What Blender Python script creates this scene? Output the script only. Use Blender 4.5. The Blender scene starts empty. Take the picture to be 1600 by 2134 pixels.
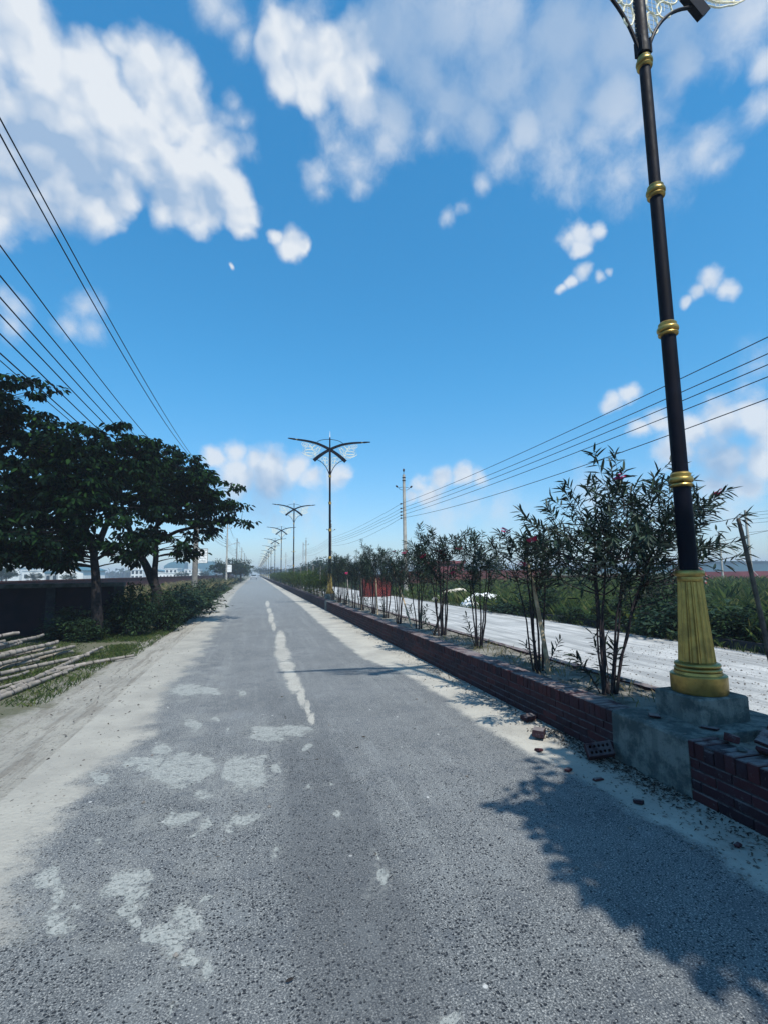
import bpy, bmesh, math, random
import numpy as np
from mathutils import Vector, Matrix, noise as mnoise
S = bpy.context.scene
COL = S.collection
PI = math.pi

# ------------------------------------------------------------------ camera
cam_d = bpy.data.cameras.new("camera"); cam = bpy.data.objects.new("camera", cam_d); COL.objects.link(cam)
S.camera = cam
cam_d.sensor_fit = 'VERTICAL'; cam_d.sensor_height = 24.0; cam_d.lens = 24.0*1025/2134
cam_d.clip_start = .05; cam_d.clip_end = 6000
YAW, PITCH, ROLL = math.radians(14.584), math.radians(7.0), math.radians(.76)
_fw = Vector((math.sin(YAW)*math.cos(PITCH), math.cos(YAW)*math.cos(PITCH), math.sin(PITCH)))
_rt = Vector((math.cos(YAW), -math.sin(YAW), 0)); _up = _rt.cross(_fw)
_r2 = _rt*math.cos(ROLL)-_up*math.sin(ROLL); _u2 = _rt*math.sin(ROLL)+_up*math.cos(ROLL)
_m = Matrix((_r2, _u2, -_fw)).transposed().to_4x4(); _m.translation = (0, 0, 1.6)
cam.matrix_world = _m
S.render.resolution_x, S.render.resolution_y = 767, 1024

# ------------------------------------------------------------------ view, sun, sky
S.view_settings.view_transform = 'Standard'; S.view_settings.look = 'None'
S.view_settings.exposure = EXPOSURE = 0.5; S.view_settings.gamma = 1.0
S.render.engine = 'CYCLES'
S.cycles.use_denoising = True
S.cycles.max_bounces = 6; S.cycles.diffuse_bounces = 3; S.cycles.glossy_bounces = 3; S.cycles.transparent_max_bounces = 8
S.cycles.sample_clamp_indirect = 6
SUNDIR = Vector((.13, -.61, 1.0)).normalized()
sl = bpy.data.lights.new("sun", 'SUN'); sl.energy = 4.2; sl.angle = math.radians(.55); sl.color = (1.0, .95, .86)
so = bpy.data.objects.new("sun", sl); COL.objects.link(so)
so.rotation_euler = SUNDIR.to_track_quat('Z', 'Y').to_euler(); so.location = (0, -20, 40)
PATCH=[(0.15,5.39,0.274,0.149,1.66),(0.43,5.36,0.163,0.123,2.25),(-0.55,4.63,0.33,0.181,1.92),(-0.43,4.76,0.183,0.093,1.85),(-0.08,4.41,0.316,0.145,1.71),(0.02,4.57,0.167,0.079,1.65),(-0.29,4.04,0.11,0.067,2.6),(-0.78,5.14,0.168,0.082,1.9),(-0.68,4.54,0.21,0.13,2.08),(-0.9,4.84,0.186,0.104,2.04),(-1.18,4.64,0.158,0.082,2.09),(0.2,4.41,0.098,0.059,1.69),(-0.03,3.62,0.087,0.064,2.06),(-0.15,3.49,0.064,0.046,2.04),(-0.49,3.71,0.107,0.053,1.91),(-0.33,3.57,0.054,0.036,2.03),(-0.9,7.61,0.338,0.202,2.01),(-0.6,7.46,0.254,0.147,1.89),(-0.16,7.18,0.142,0.059,1.64),(-0.62,5.91,0.189,0.096,1.79),(-0.37,5.99,0.098,0.038,1.73),(-1.01,3.2,0.167,0.052,1.97),(-0.64,2.98,0.208,0.053,1.84),(-0.61,3.07,0.106,0.045,1.93),(-0.8,3.04,0.05,0.025,2.03),(-0.87,2.81,0.116,0.059,2.27),(-0.91,2.96,0.049,0.022,2.2),(-0.52,2.71,0.083,0.047,2.48),(-0.38,2.58,0.131,0.054,1.85),(-0.31,2.62,0.098,0.063,2.34),(-0.27,2.72,0.113,0.057,1.82),(-0.33,2.48,0.048,0.033,2.32),(-0.18,2.87,0.035,0.03,1.57),(-0.24,2.4,0.038,0.023,2.31),(-0.16,2.38,0.031,0.02,2.14),(0.18,3.14,0.051,0.03,1.6),(0.56,3.49,0.076,0.031,1.48),(0.45,3.91,0.036,0.021,1.6),(0.56,3.94,0.031,0.024,0.35),(-0.83,2.94,0.031,0.02,2.14),(-0.23,5.59,0.071,0.029,1.73),(-0.9,3.51,0.043,0.022,2.23),(-0.27,2.22,0.026,0.02,2.02),(-0.02,2.06,0.02,0.02,0.0),(0.49,4.85,0.076,0.041,1.48),(0.67,2.73,0.098,0.032,1.32),(0.7,2.93,0.056,0.021,1.44),(0.69,1.89,0.042,0.027,2.99)]
STRIP=[(0.61,12.4,1.978,0.112,1.52),(0.56,10.4,0.867,0.142,1.53),(0.56,8.99,0.461,0.121,1.53),(0.56,8.27,0.387,0.102,1.53),(0.58,7.54,0.517,0.092,1.5),(0.61,6.74,0.467,0.051,1.49),(0.63,6.18,0.347,0.031,1.47),(0.63,5.73,0.222,0.031,1.46),(0.59,18.95,2.086,0.091,1.54),(0.62,22.68,1.491,0.091,1.55),(0.66,27.81,2.706,0.101,1.55),(0.57,15.82,1.151,0.061,1.54)]
PUFF=[(-0.316,0.647,0.694,0.075,1.0),(-0.278,0.68,0.679,0.063,1.0),(-0.315,0.711,0.628,0.096,1.0),(-0.219,0.697,0.683,0.073,1.0),(-0.266,0.746,0.611,0.097,1.0),(-0.167,0.682,0.712,0.051,1.0),(-0.136,0.687,0.714,0.055,1.0),(-0.119,0.712,0.692,0.072,1.0),(-0.176,0.74,0.65,0.094,1.0),(-0.08,0.734,0.674,0.051,1.0),(-0.058,0.745,0.664,0.035,1.0),(-0.095,0.759,0.644,0.063,1.0),(-0.249,0.785,0.568,0.054,1.0),(-0.319,0.764,0.561,0.083,1.0),(-0.216,0.784,0.582,0.041,1.0),(-0.111,0.78,0.616,0.065,1.0),(-0.063,0.779,0.624,0.055,1.0),(-0.025,0.793,0.608,0.032,1.0),(-0.037,0.807,0.59,0.03,1.0),(-0.09,0.796,0.598,0.044,1.0),(-0.148,0.792,0.592,0.043,1.0),(-0.365,0.762,0.535,0.062,1.0),(-0.259,0.717,0.647,0.074,1.0),(-0.193,0.661,0.725,0.028,1.0),(-0.306,0.631,0.713,0.046,1.0),(-0.319,0.627,0.71,0.066,1.0),(0.048,0.814,0.578,0.033,1.0),(0.023,0.812,0.584,0.019,1.0),(0.071,0.815,0.576,0.018,1.0),(0.049,0.821,0.569,0.02,1.0),(0.008,0.652,0.758,0.032,1.0),(0.031,0.637,0.77,0.035,1.0),(0.06,0.652,0.756,0.047,1.0),(0.027,0.672,0.74,0.032,1.0),(0.094,0.637,0.765,0.037,1.0),(0.063,0.676,0.734,0.032,1.0),(0.125,0.647,0.752,0.038,1.0),(0.134,0.62,0.773,0.043,1.0)]
SOFT=[(0.008,0.652,0.758,0.032,0.95),(0.031,0.637,0.77,0.035,0.95),(0.06,0.652,0.756,0.047,0.95),(0.027,0.672,0.74,0.032,0.95),(0.094,0.637,0.765,0.037,0.95),(0.063,0.676,0.734,0.032,0.95),(0.125,0.647,0.752,0.038,0.95),(0.134,0.62,0.773,0.043,0.95),(0.186,0.595,0.782,0.072,0.95),(0.258,0.57,0.781,0.077,0.95),(0.244,0.615,0.75,0.07,0.95),(0.323,0.551,0.77,0.083,0.95),(0.355,0.585,0.73,0.083,0.95),(0.412,0.523,0.747,0.082,0.95),(0.436,0.562,0.703,0.069,0.95),(0.479,0.49,0.728,0.074,0.95),(0.5,0.53,0.685,0.049,0.95),(0.531,0.447,0.72,0.059,0.95),(0.552,0.471,0.688,0.039,0.95),(0.586,0.414,0.696,0.062,0.95),(0.629,0.421,0.654,0.026,0.95),(0.15,0.662,0.734,0.053,0.95),(0.204,0.661,0.722,0.054,0.95),(0.28,0.629,0.725,0.06,0.95),(0.335,0.627,0.703,0.047,0.95),(0.398,0.606,0.689,0.047,0.95),(0.113,0.714,0.691,0.042,0.55),(0.086,0.745,0.661,0.029,0.55),(0.092,0.762,0.641,0.019,0.55),(0.147,0.724,0.673,0.044,0.55),(0.188,0.692,0.697,0.042,0.55),(0.151,0.746,0.649,0.022,0.55),(0.096,0.7,0.708,0.034,0.55),(0.26,0.663,0.702,0.027,0.55),(0.382,0.64,0.666,0.042,0.55),(0.451,0.613,0.649,0.055,0.55),(0.492,0.574,0.655,0.046,0.55),(0.537,0.526,0.659,0.043,0.55),(0.589,0.542,0.599,0.057,0.55),(0.547,0.583,0.601,0.04,0.55),(0.619,0.504,0.603,0.036,0.55),(0.64,0.501,0.582,0.024,0.55),(0.484,0.614,0.623,0.042,0.55),(0.649,0.448,0.615,0.022,0.55),(0.31,0.733,0.606,0.019,0.55),(0.33,0.716,0.615,0.015,0.55),(0.352,0.685,0.638,0.018,0.55),(-0.055,0.633,0.772,0.026,0.55),(-0.073,0.626,0.776,0.028,0.55),(-0.036,0.65,0.759,0.021,0.55),(-0.274,0.858,0.435,0.03,0.55),(-0.299,0.867,0.399,0.025,0.55),(-0.269,0.873,0.406,0.022,0.55),(-0.368,0.833,0.414,0.026,0.55),(-0.376,0.842,0.386,0.027,0.55),(-0.029,0.714,0.7,0.02,0.55),(-0.043,0.699,0.714,0.014,0.55),(-0.022,0.734,0.679,0.021,0.55),(0.063,0.608,0.792,0.035,0.55),(0.004,0.622,0.783,0.023,0.55),(0.022,0.989,0.147,0.085,0.4),(0.107,0.985,0.139,0.067,0.4),(-0.05,0.988,0.145,0.055,0.4),(0.472,0.874,0.112,0.056,0.4),(0.413,0.902,0.124,0.038,0.4),(0.618,0.777,0.121,0.067,0.4),(0.752,0.652,0.091,0.064,0.4),(0.678,0.727,0.107,0.056,0.4),(0.37,0.922,0.116,0.058,0.4),(0.76,0.568,0.317,0.04,0.4),(0.464,0.88,0.099,0.028,0.4)]
MID=[(-0.078,0.972,0.221,0.03,1.0),(-0.043,0.972,0.232,0.034,1.0),(-0.007,0.975,0.22,0.039,1.0),(0.034,0.973,0.226,0.04,1.0),(0.077,0.973,0.219,0.038,1.0),(0.11,0.973,0.2,0.034,1.0),(0.153,0.968,0.201,0.034,1.0),(0.021,0.981,0.194,0.067,1.0),(-0.033,0.981,0.192,0.054,1.0),(0.323,0.931,0.17,0.03,1.0),(0.359,0.915,0.184,0.034,1.0),(0.398,0.897,0.191,0.031,1.0),(0.428,0.884,0.185,0.027,1.0),(0.305,0.94,0.152,0.029,1.0),(0.342,0.928,0.151,0.046,1.0),(0.663,0.709,0.238,0.032,1.0),(0.683,0.686,0.25,0.033,1.0),(0.711,0.664,0.232,0.044,1.0),(0.741,0.627,0.24,0.05,1.0),(0.768,0.59,0.247,0.048,1.0),(0.7,0.687,0.195,0.045,1.0),(0.748,0.639,0.178,0.051,1.0),(0.781,0.601,0.171,0.048,1.0),(0.768,0.626,0.136,0.041,1.0),(0.742,0.656,0.14,0.035,1.0),(0.784,0.583,0.214,0.047,1.0),(0.512,0.652,0.559,0.027,0.95),(0.532,0.637,0.558,0.02,0.95),(0.499,0.666,0.554,0.023,0.95),(0.515,0.664,0.542,0.019,0.95),(0.529,0.681,0.506,0.022,0.95),(0.516,0.697,0.497,0.017,0.95),(0.552,0.668,0.498,0.015,0.95),(0.564,0.656,0.501,0.01,0.95),(0.505,0.71,0.49,0.012,0.95),(0.686,0.572,0.45,0.026,0.95),(0.707,0.559,0.433,0.02,0.95),(0.676,0.591,0.439,0.019,0.95),(0.668,0.607,0.429,0.014,0.95),(-0.049,0.841,0.538,0.007,0.95),(0.618,0.727,0.298,0.023,0.95),(0.637,0.707,0.306,0.022,0.95)]
SHADE=[(-0.334,0.737,0.588,0.125,1.0),(-0.244,0.759,0.604,0.086,1.0),(-0.16,0.776,0.611,0.063,1.0),(-0.299,0.781,0.548,0.073,1.0),(-0.09,0.792,0.604,0.051,1.0),(0.228,0.612,0.758,0.129,1.0),(0.317,0.604,0.732,0.131,1.0),(0.427,0.524,0.737,0.149,1.0),(0.151,0.596,0.789,0.078,1.0),(0.526,0.457,0.717,0.109,1.0),(0.022,0.989,0.147,0.104,1.0),(0.748,0.639,0.178,0.078,1.0)]

W = bpy.data.worlds.new("World"); S.world = W; W.use_nodes = True
nt = W.node_tree; nt.nodes.clear()
class NG:
    """small node builder"""
    def __init__(s, nt): s.nt = nt
    def n(s, t, **k):
        o = s.nt.nodes.new(t)
        for a, v in k.items(): setattr(o, a, v)
        return o
    def put(s, sock, v):
        if isinstance(v, bpy.types.NodeSocket): s.nt.links.new(v, sock)
        elif v is not None: sock.default_value = v
    def m(s, op, a, b=None, c=None, clamp=False):
        o = s.n('ShaderNodeMath', operation=op, use_clamp=clamp)
        s.put(o.inputs[0], a); s.put(o.inputs[1], b); s.put(o.inputs[2], c); return o.outputs[0]
    def v(s, op, a, b=None, out=0):
        o = s.n('ShaderNodeVectorMath', operation=op); s.put(o.inputs[0], a)
        if op == 'SCALE': s.put(o.inputs[3], b)
        else: s.put(o.inputs[1], b)
        return o.outputs[out]
    def noise(s, vec, scale, detail=4, rough=.55, dim='3D', out=0, dist=0.):
        o = s.n('ShaderNodeTexNoise', noise_dimensions=dim); s.put(o.inputs['Vector'], vec)
        o.inputs['Scale'].default_value = scale; o.inputs['Detail'].default_value = detail; o.inputs['Roughness'].default_value = rough
        o.inputs['Distortion'].default_value = dist
        return o.outputs[out]
    def vor(s, vec, scale, feature='F1', rnd=1.0):
        o = s.n('ShaderNodeTexVoronoi', feature=feature); s.put(o.inputs['Vector'], vec)
        o.inputs['Scale'].default_value = scale; o.inputs['Randomness'].default_value = rnd; return o
    def ss(s, x, a, b, lo=0., hi=1.):
        o = s.n('ShaderNodeMapRange', interpolation_type='SMOOTHSTEP'); s.put(o.inputs[0], x)
        for i, q in zip((1, 2, 3, 4), (a, b, lo, hi)): s.put(o.inputs[i], q)
        return o.outputs[0]
    def mix(s, f, a, b, blend='MIX'):
        o = s.n('ShaderNodeMix', data_type='RGBA', blend_type=blend); s.put(o.inputs[0], f)
        s.put(o.inputs[6], rgba(a)); s.put(o.inputs[7], rgba(b)); return o.outputs[2]
    def vmap(s, vec, loc=(0, 0, 0), rot=(0, 0, 0), sc=(1, 1, 1), typ='POINT'):
        o = s.n('ShaderNodeMapping', vector_type=typ); s.put(o.inputs[0], vec)
        o.inputs[1].default_value = loc; o.inputs[2].default_value = rot; o.inputs[3].default_value = sc; return o.outputs[0]
    def ramp(s, x, stops, interp='LINEAR'):
        o = s.n('ShaderNodeValToRGB'); s.put(o.inputs[0], x); r = o.color_ramp; r.interpolation = interp
        while len(r.elements) < len(stops): r.elements.new(.5)
        for e, (p, c) in zip(r.elements, stops): e.position = p; e.color = rgba(c)
        return o.outputs[0]
def rgba(c):
    if isinstance(c, (tuple, list)) and len(c) == 3: return (c[0], c[1], c[2], 1.)
    return c

g = NG(nt)
SKY_STRENGTH = .15
sky = g.n('ShaderNodeTexSky', sky_type='NISHITA', sun_disc=False)
sky.sun_elevation = math.asin(SUNDIR.z); sky.sun_rotation = math.radians(168); sky.air_density = 1.0; sky.dust_density = .6; sky.ozone_density = 2.2
tc = g.n('ShaderNodeTexCoord').outputs['Generated']
d0 = g.v('NORMALIZE', tc)
w1 = g.v('SUBTRACT', g.noise(d0, 4.5, 4, .55, out=1), (.5, .5, .5))
w2 = g.v('SUBTRACT', g.noise(d0, 24, 3, .5, out=1), (.5, .5, .5))
dp = g.v('ADD', d0, g.v('ADD', g.v('SCALE', w1, .05), g.v('SCALE', w2, .022)))
def field(L, vec, soft=.25):
    f = None
    for x, y, z, r, w in L:
        dist = g.v('DISTANCE', vec, (x, y, z), out=1)
        h = g.m('MULTIPLY_ADD', dist, -w/r, w)
        f = h if f is None else (g.m('SMOOTH_MAX', f, h, soft))
    return f
nfine = g.noise(d0, 30, 8, .66)
puff = field(PUFF, dp, .2)
def billow(vec, sc):
    o = g.n('ShaderNodeTexVoronoi', feature='F1'); g.put(o.inputs['Vector'], vec); o.inputs['Scale'].default_value = sc
    o.inputs['Detail'].default_value = 2; o.inputs['Roughness'].default_value = .45; o.inputs['Randomness'].default_value = 1
    return g.m('SUBTRACT', .5, o.outputs['Distance'])
bl = billow(dp, 15); bl2 = billow(g.v('ADD', dp, (.010, -.010, .022)), 15)
pd = g.m('ADD', g.m('ADD', g.m('ADD', puff, .10), g.m('MULTIPLY', bl, .5)), g.m('MULTIPLY', g.m('SUBTRACT', nfine, .5), .34))
md = g.m('ADD', g.m('ADD', field(MID, dp, .15), g.m('MULTIPLY', bl, .45)), g.m('MULTIPLY', g.m('SUBTRACT', nfine, .5), .75))
pa = g.m('MAXIMUM', g.ss(pd, -.10, .50), g.m('MULTIPLY', g.ss(md, -.16, .62), .88))
soft = field(SOFT, dp, .25)
streak = g.noise(g.vmap(dp, sc=(1.2, 1.2, .9)), 12, 8, .64)
sd = g.m('ADD', soft, g.m('MULTIPLY', g.m('SUBTRACT', streak, .5), 1.35))
sa = g.m('MULTIPLY', g.ss(sd, -.15, .9), .82)
cov = g.m('SUBTRACT', 1., g.m('MULTIPLY', g.m('SUBTRACT', 1., pa), g.m('SUBTRACT', 1., sa)))
relief = g.m('MULTIPLY', g.m('MULTIPLY', g.m('SUBTRACT', bl, bl2), 1.1), pa)
shade = g.ss(field(SHADE, dp, .3), 0., .75)
br = g.m('ADD', g.m('SUBTRACT', .92, g.m('MULTIPLY', shade, .85)), relief)
br = g.m('ADD', br, g.m('MULTIPLY', g.m('SUBTRACT', g.noise(d0, 7, 5, .5), .5), .55), clamp=True)
ccol = g.mix(br, (1.65, 2.35, 3.35), (3.7, 3.95, 4.25))
hs = g.n('ShaderNodeHueSaturation'); g.put(hs.inputs['Color'], sky.outputs[0]); hs.inputs['Saturation'].default_value = 1.35; hs.inputs['Hue'].default_value = .492; hs.inputs['Value'].default_value = 1.0
gm_ = g.n('ShaderNodeGamma'); g.put(gm_.inputs[0], hs.outputs[0]); gm_.inputs[1].default_value = .72
szz = g.n('ShaderNodeSeparateXYZ'); g.put(szz.inputs[0], d0)
skyc = g.v('MULTIPLY', gm_.outputs[0], g.mix(g.ss(szz.outputs[2], -.02, .42), (.86, 1.03, 1.24), (.66, 1.18, 1.42)))
bg = g.n('ShaderNodeBackground'); bg.inputs[1].default_value = SKY_STRENGTH
g.put(bg.inputs[0], g.mix(cov, skyc, ccol))
wo = g.n('ShaderNodeOutputWorld'); g.put(wo.inputs[0], bg.outputs[0])
W.cycles.sampling_method = 'MANUAL'; W.cycles.sample_map_resolution = 256

# ------------------------------------------------------------------ materials
def mat(name, build=None, col=(.5, .5, .5), col2=None, scale=6, rough=.8, metal=0., bump=0., bscale=None, spec=.15, detail=5, lim=(.35, .65)):
    m = bpy.data.materials.new(name); m.use_nodes = True; t = m.node_tree; t.nodes.clear(); h = NG(t)
    out = h.n('ShaderNodeOutputMaterial'); p = h.n('ShaderNodeBsdfPrincipled'); h.put(out.inputs[0], p.outputs[0])
    p.inputs['Roughness'].default_value = rough; p.inputs['Metallic'].default_value = metal; p.inputs['Specular IOR Level'].default_value = spec
    pos = h.n('ShaderNodeTexCoord').outputs['Object']
    if build: build(h, p, h.n('ShaderNodeNewGeometry').outputs['Position'], pos)
    else:
        n = h.noise(pos, scale, detail, .6)
        h.put(p.inputs['Base Color'], h.mix(h.ss(n, *lim), col, col2 or tuple(c*.75 for c in col)))
        if bump:
            b = h.n('ShaderNodeBump'); b.inputs['Strength'].default_value = 1.; b.inputs['Distance'].default_value = bump
            h.put(b.inputs['Height'], h.noise(pos, bscale or scale*3, 5, .6)); h.put(p.inputs['Normal'], b.outputs[0])
    return m
def bumpn(h, p, height, dist, strength=1.):
    b = h.n('ShaderNodeBump'); b.inputs['Strength'].default_value = strength; b.inputs['Distance'].default_value = dist
    h.put(b.inputs['Height'], height); h.put(p.inputs['Normal'], b.outputs[0])

def leafmat(name, stops, trans=.25, rough=.6, spec=.08):
    m = bpy.data.materials.new(name); m.use_nodes = True; t = m.node_tree; t.nodes.clear(); h = NG(t)
    out = h.n('ShaderNodeOutputMaterial'); p = h.n('ShaderNodeBsdfPrincipled')
    p.inputs['Roughness'].default_value = rough; p.inputs['Specular IOR Level'].default_value = spec
    gm = h.n('ShaderNodeNewGeometry'); pos = h.n('ShaderNodeTexCoord').outputs['Object']
    x = h.m('ADD', h.m('MULTIPLY', gm.outputs['Random Per Island'], .65), h.m('MULTIPLY', h.noise(pos, 1.7, 2), .5))
    c = h.ramp(x, stops); h.put(p.inputs['Base Color'], c)
    tr = h.n('ShaderNodeBsdfTranslucent'); h.put(tr.inputs[0], c)
    mx = h.n('ShaderNodeMixShader'); mx.inputs[0].default_value = trans
    h.put(mx.inputs[1], p.outputs[0]); h.put(mx.inputs[2], tr.outputs[0]); h.put(out.inputs[0], mx.outputs[0]); return m

SAND_A, SAND_B = (.40, .385, .34), (.30, .29, .26)
def sandcol(h, P, dark=.35):
    """pale dusty sand with crumbs and darker damp blotches"""
    n = h.noise(P, 1.3, 6, .6); c = h.mix(h.ss(n, .35, .68), SAND_A, SAND_B)
    c = h.mix(h.m('MULTIPLY', h.ss(h.noise(P, 7, 5, .65), .52, .7), .45), c, (.235, .222, .195))
    v = h.vor(P, 42); k = h.m('MULTIPLY', h.ss(v.outputs['Distance'], .34, .2), h.m('GREATER_THAN', h.n('ShaderNodeSeparateColor').outputs[0], 2.))
    sp = h.n('ShaderNodeSeparateColor'); h.put(sp.inputs[0], v.outputs['Color'])
    k = h.m('MULTIPLY', h.ss(v.outputs['Distance'], .32, .18), h.m('GREATER_THAN', sp.outputs[0], .9))
    c = h.mix(h.m('MULTIPLY', k, .8), c, (.10, .09, .08))
    c = h.mix(h.m('MULTIPLY', h.ss(h.noise(P, 160, 3, .7), .5, .8), dark), c, (.22, .2, .18))
    return c
def fcurve(h, x, pts, lo, hi):
    """piecewise curve of x (pts in x, value) through a Float Curve"""
    o = h.n('ShaderNodeFloatCurve'); x0, x1 = pts[0][0], pts[-1][0]
    h.put(o.inputs['Value'], h.m('DIVIDE', h.m('SUBTRACT', x, x0), x1-x0, clamp=True))
    cv = o.mapping.curves[0]
    for i, (a, b) in enumerate(pts):
        q = ((a-x0)/(x1-x0), (b-lo)/(hi-lo))
        if i == 0: cv.points[0].location = q
        elif i == len(pts)-1: cv.points[-1].location = q
        else: cv.points.new(*q)
    for pt in cv.points: pt.handle_type = 'VECTOR'
    o.mapping.use_clip = False; o.mapping.update()
    return h.m('MULTIPLY_ADD', o.outputs[0], hi-lo, lo)

def road_build(h, p, P, O):
    sx = h.n('ShaderNodeSeparateXYZ'); h.put(sx.inputs[0], P); X, Y = sx.outputs[0], sx.outputs[1]
    pf = h.n('ShaderNodeAttribute', attribute_name='patch').outputs['Fac']; sf = h.n('ShaderNodeAttribute', attribute_name='strip').outputs['Fac']
    edge = h.m('ADD', h.m('MULTIPLY', h.m('SUBTRACT', h.noise(P, 9, 6, .7), .5), 1.3), h.m('MULTIPLY', h.m('SUBTRACT', h.noise(P, 36, 4, .75), .5), .7))
    pf = h.m('ADD', pf, edge); sf = h.m('ADD', sf, edge)
    # asphalt: grey binder with worn-out aggregate
    tracks = h.noise(h.vmap(P, sc=(3.2, .12, 1)), 1.6, 5, .6)
    broad = h.noise(P, .8, 5, .6)
    c = h.mix(h.ss(broad, .35, .65), (.088, .096, .102), (.125, .134, .140))
    c = h.mix(h.m('MULTIPLY', h.ss(tracks, .48, .68), .5), c, (.18, .19, .19))
    lines = h.noise(h.vmap(P, sc=(26, .22, 1)), 1.5, 3, .6); c = h.mix(h.m('MULTIPLY', h.m('MULTIPLY', h.ss(lines, .58, .66), h.ss(tracks, .4, .6)), .35), c, (.26, .27, .27))
    grain = h.noise(P, 120, 5, .8)
    c = h.mix(h.m('MULTIPLY', h.ss(grain, .50, .60), .85), c, (.36, .365, .355))
    c = h.mix(h.m('MULTIPLY', h.ss(grain, .49, .39), .9), c, (.025, .03, .038))
    blot = h.noise(P, 3.2, 6, .68); c = h.mix(h.m('MULTIPLY', h.ss(blot, .5, .66), .45), c, (.075, .085, .098)); c = h.mix(h.m('MULTIPLY', h.ss(blot, .47, .34), .35), c, (.22, .235, .24))
    V = h.v('ADD', P, h.v('SCALE', h.noise(P, 30, 2, out=1), .02))
    v1 = h.vor(V, 62); s1 = h.n('ShaderNodeSeparateColor'); h.put(s1.inputs[0], v1.outputs['Color'])
    dens = h.m('ADD', h.ss(h.noise(P, 1.4, 5, .65), .34, .66, .80, .34), h.ss(X, -.2, 1.6, -.06, .08))
    pit = h.m('MULTIPLY', h.ss(Y, 7, 3, .35, 1.), h.m('MULTIPLY', h.ss(v1.outputs['Distance'], h.m('MULTIPLY_ADD', s1.outputs[2], .30, .22), h.m('MULTIPLY_ADD', s1.outputs[2], .26, .08)), h.ss(s1.outputs[0], dens, h.m('ADD', dens, .08))))
    c = h.mix(h.m('MULTIPLY', pit, .95), c, (.016, .020, .028))
    v2 = h.vor(h.v('ADD', P, (3.3, 1.7, 0)), 95); s2 = h.n('ShaderNodeSeparateColor'); h.put(s2.inputs[0], v2.outputs['Color'])
    st = h.m('MULTIPLY', h.ss(v2.outputs['Distance'], .42, .25), h.m('GREATER_THAN', s2.outputs[1], .78))
    c = h.mix(h.m('MULTIPLY', st, .75), c, (.42, .42, .40))
    v3 = h.vor(P, 9); s3 = h.n('ShaderNodeSeparateColor'); h.put(s3.inputs[0], v3.outputs['Color'])
    c = h.mix(h.m('MULTIPLY', h.m('MULTIPLY', h.ss(v3.outputs['Distance'], .12, .07), h.m('GREATER_THAN', s3.outputs[0], .93)), .8), c, (.6, .6, .58))
    band = h.m('MULTIPLY', h.ss(h.m('ABSOLUTE', h.m('SUBTRACT', h.m('ADD', X, h.m('MULTIPLY', h.noise(h.vmap(P, sc=(1, .35, 1)), 1.3, 4, .6), .5)), .72)), .34, .20), h.ss(Y, 9, 3))
    c = h.mix(h.m('MULTIPLY', band, .42), c, (.06, .065, .072))
    # far traffic polish: finer and lighter
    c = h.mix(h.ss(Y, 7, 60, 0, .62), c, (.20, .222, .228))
    # cement dust skins
    fineb = h.noise(P, 24, 4, .7)
    film = h.m('MULTIPLY', h.ss(pf, 2.6, .9), h.ss(fineb, .46, .60))
    lft = h.m('MULTIPLY', h.ss(X, .3, -1.0), h.ss(h.noise(P, 2.2, 6, .7), .5, .66))
    film = h.m('MAXIMUM', h.m('MULTIPLY', film, .6), h.m('MULTIPLY', lft, .5))
    skin = h.m('MULTIPLY', h.ss(pf, 1.2, .95), h.m('MULTIPLY', h.ss(h.noise(P, 55, 4, .75), .66, .52), h.ss(h.noise(P, 11, 5, .7), .33, .49)))
    c = h.mix(film, c, (.25, .255, .24)); c = h.mix(h.m('MULTIPLY', skin, .78), c, h.mix(h.ss(fineb, .4, .7), (.27, .285, .27), (.33, .34, .32)))
    # sand: centre strip and both shoulders
    strip = h.m('MULTIPLY', h.ss(sf, 1.35, .75), h.ss(h.noise(P, 60, 4, .75), .70, .5))
    warpx = h.m('MULTIPLY', h.m('SUBTRACT', h.noise(P, 1.9, 6, .68), .5), .9)
    warpx2 = h.m('MULTIPLY', h.m('SUBTRACT', h.noise(P, 34, 4, .7), .5), .25)
    Xe = h.m('ADD', X, h.m('ADD', warpx, warpx2))
    eL = fcurve(h, Y, [(-4, -1.2), (1.5, -1.1), (2.8, -1.1), (4.0, -1.25), (4.9, -1.25), (5.6, -1.0), (7.6, -1.2), (10, -1.05), (16, -1.1), (30, -1.4), (60, -1.9), (120, -1.7)], -3, 1)
    eR = fcurve(h, Y, [(-4, 2.45), (2, 2.5), (3.0, 2.52), (4.2, 2.34), (5.5, 2.3), (6.4, 2.35), (7.85, 2.3), (9.4, 1.98), (14, 2.0), (25, 2.2), (50, 2.3), (120, 2.4)], 0, 4)
    shL = h.ss(h.m('SUBTRACT', Xe, eL), .12, -.16); shR = h.ss(h.m('SUBTRACT', h.m('ADD', X, h.m('MULTIPLY', h.m('ADD', warpx, warpx2), .45)), eR), -.07, .07)
    sm = h.m('MAXIMUM', strip, h.m('MAXIMUM', shL, shR))
    c = h.mix(h.m('MULTIPLY', sm, .95), c, h.mix(h.ss(X, .2, -.6, 0, .30), sandcol(h, P), (.15, .145, .13)))
    h.put(p.inputs['Base Color'], c)
    hard = h.m('SUBTRACT', 1., h.m('MAXIMUM', sm, h.m('MULTIPLY', skin, .85)))
    hg = h.m('ADD', h.m('MULTIPLY', h.m('SUBTRACT', h.m('MULTIPLY', grain, .7), pit), hard), h.m('MULTIPLY', h.noise(P, 26, 5, .6), h.m('MULTIPLY', sm, 1.2)))
    bumpn(h, p, hg, .010, 1.)
M = {}
M['road'] = mat('road_asphalt', road_build, rough=.82, spec=.25)

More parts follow.
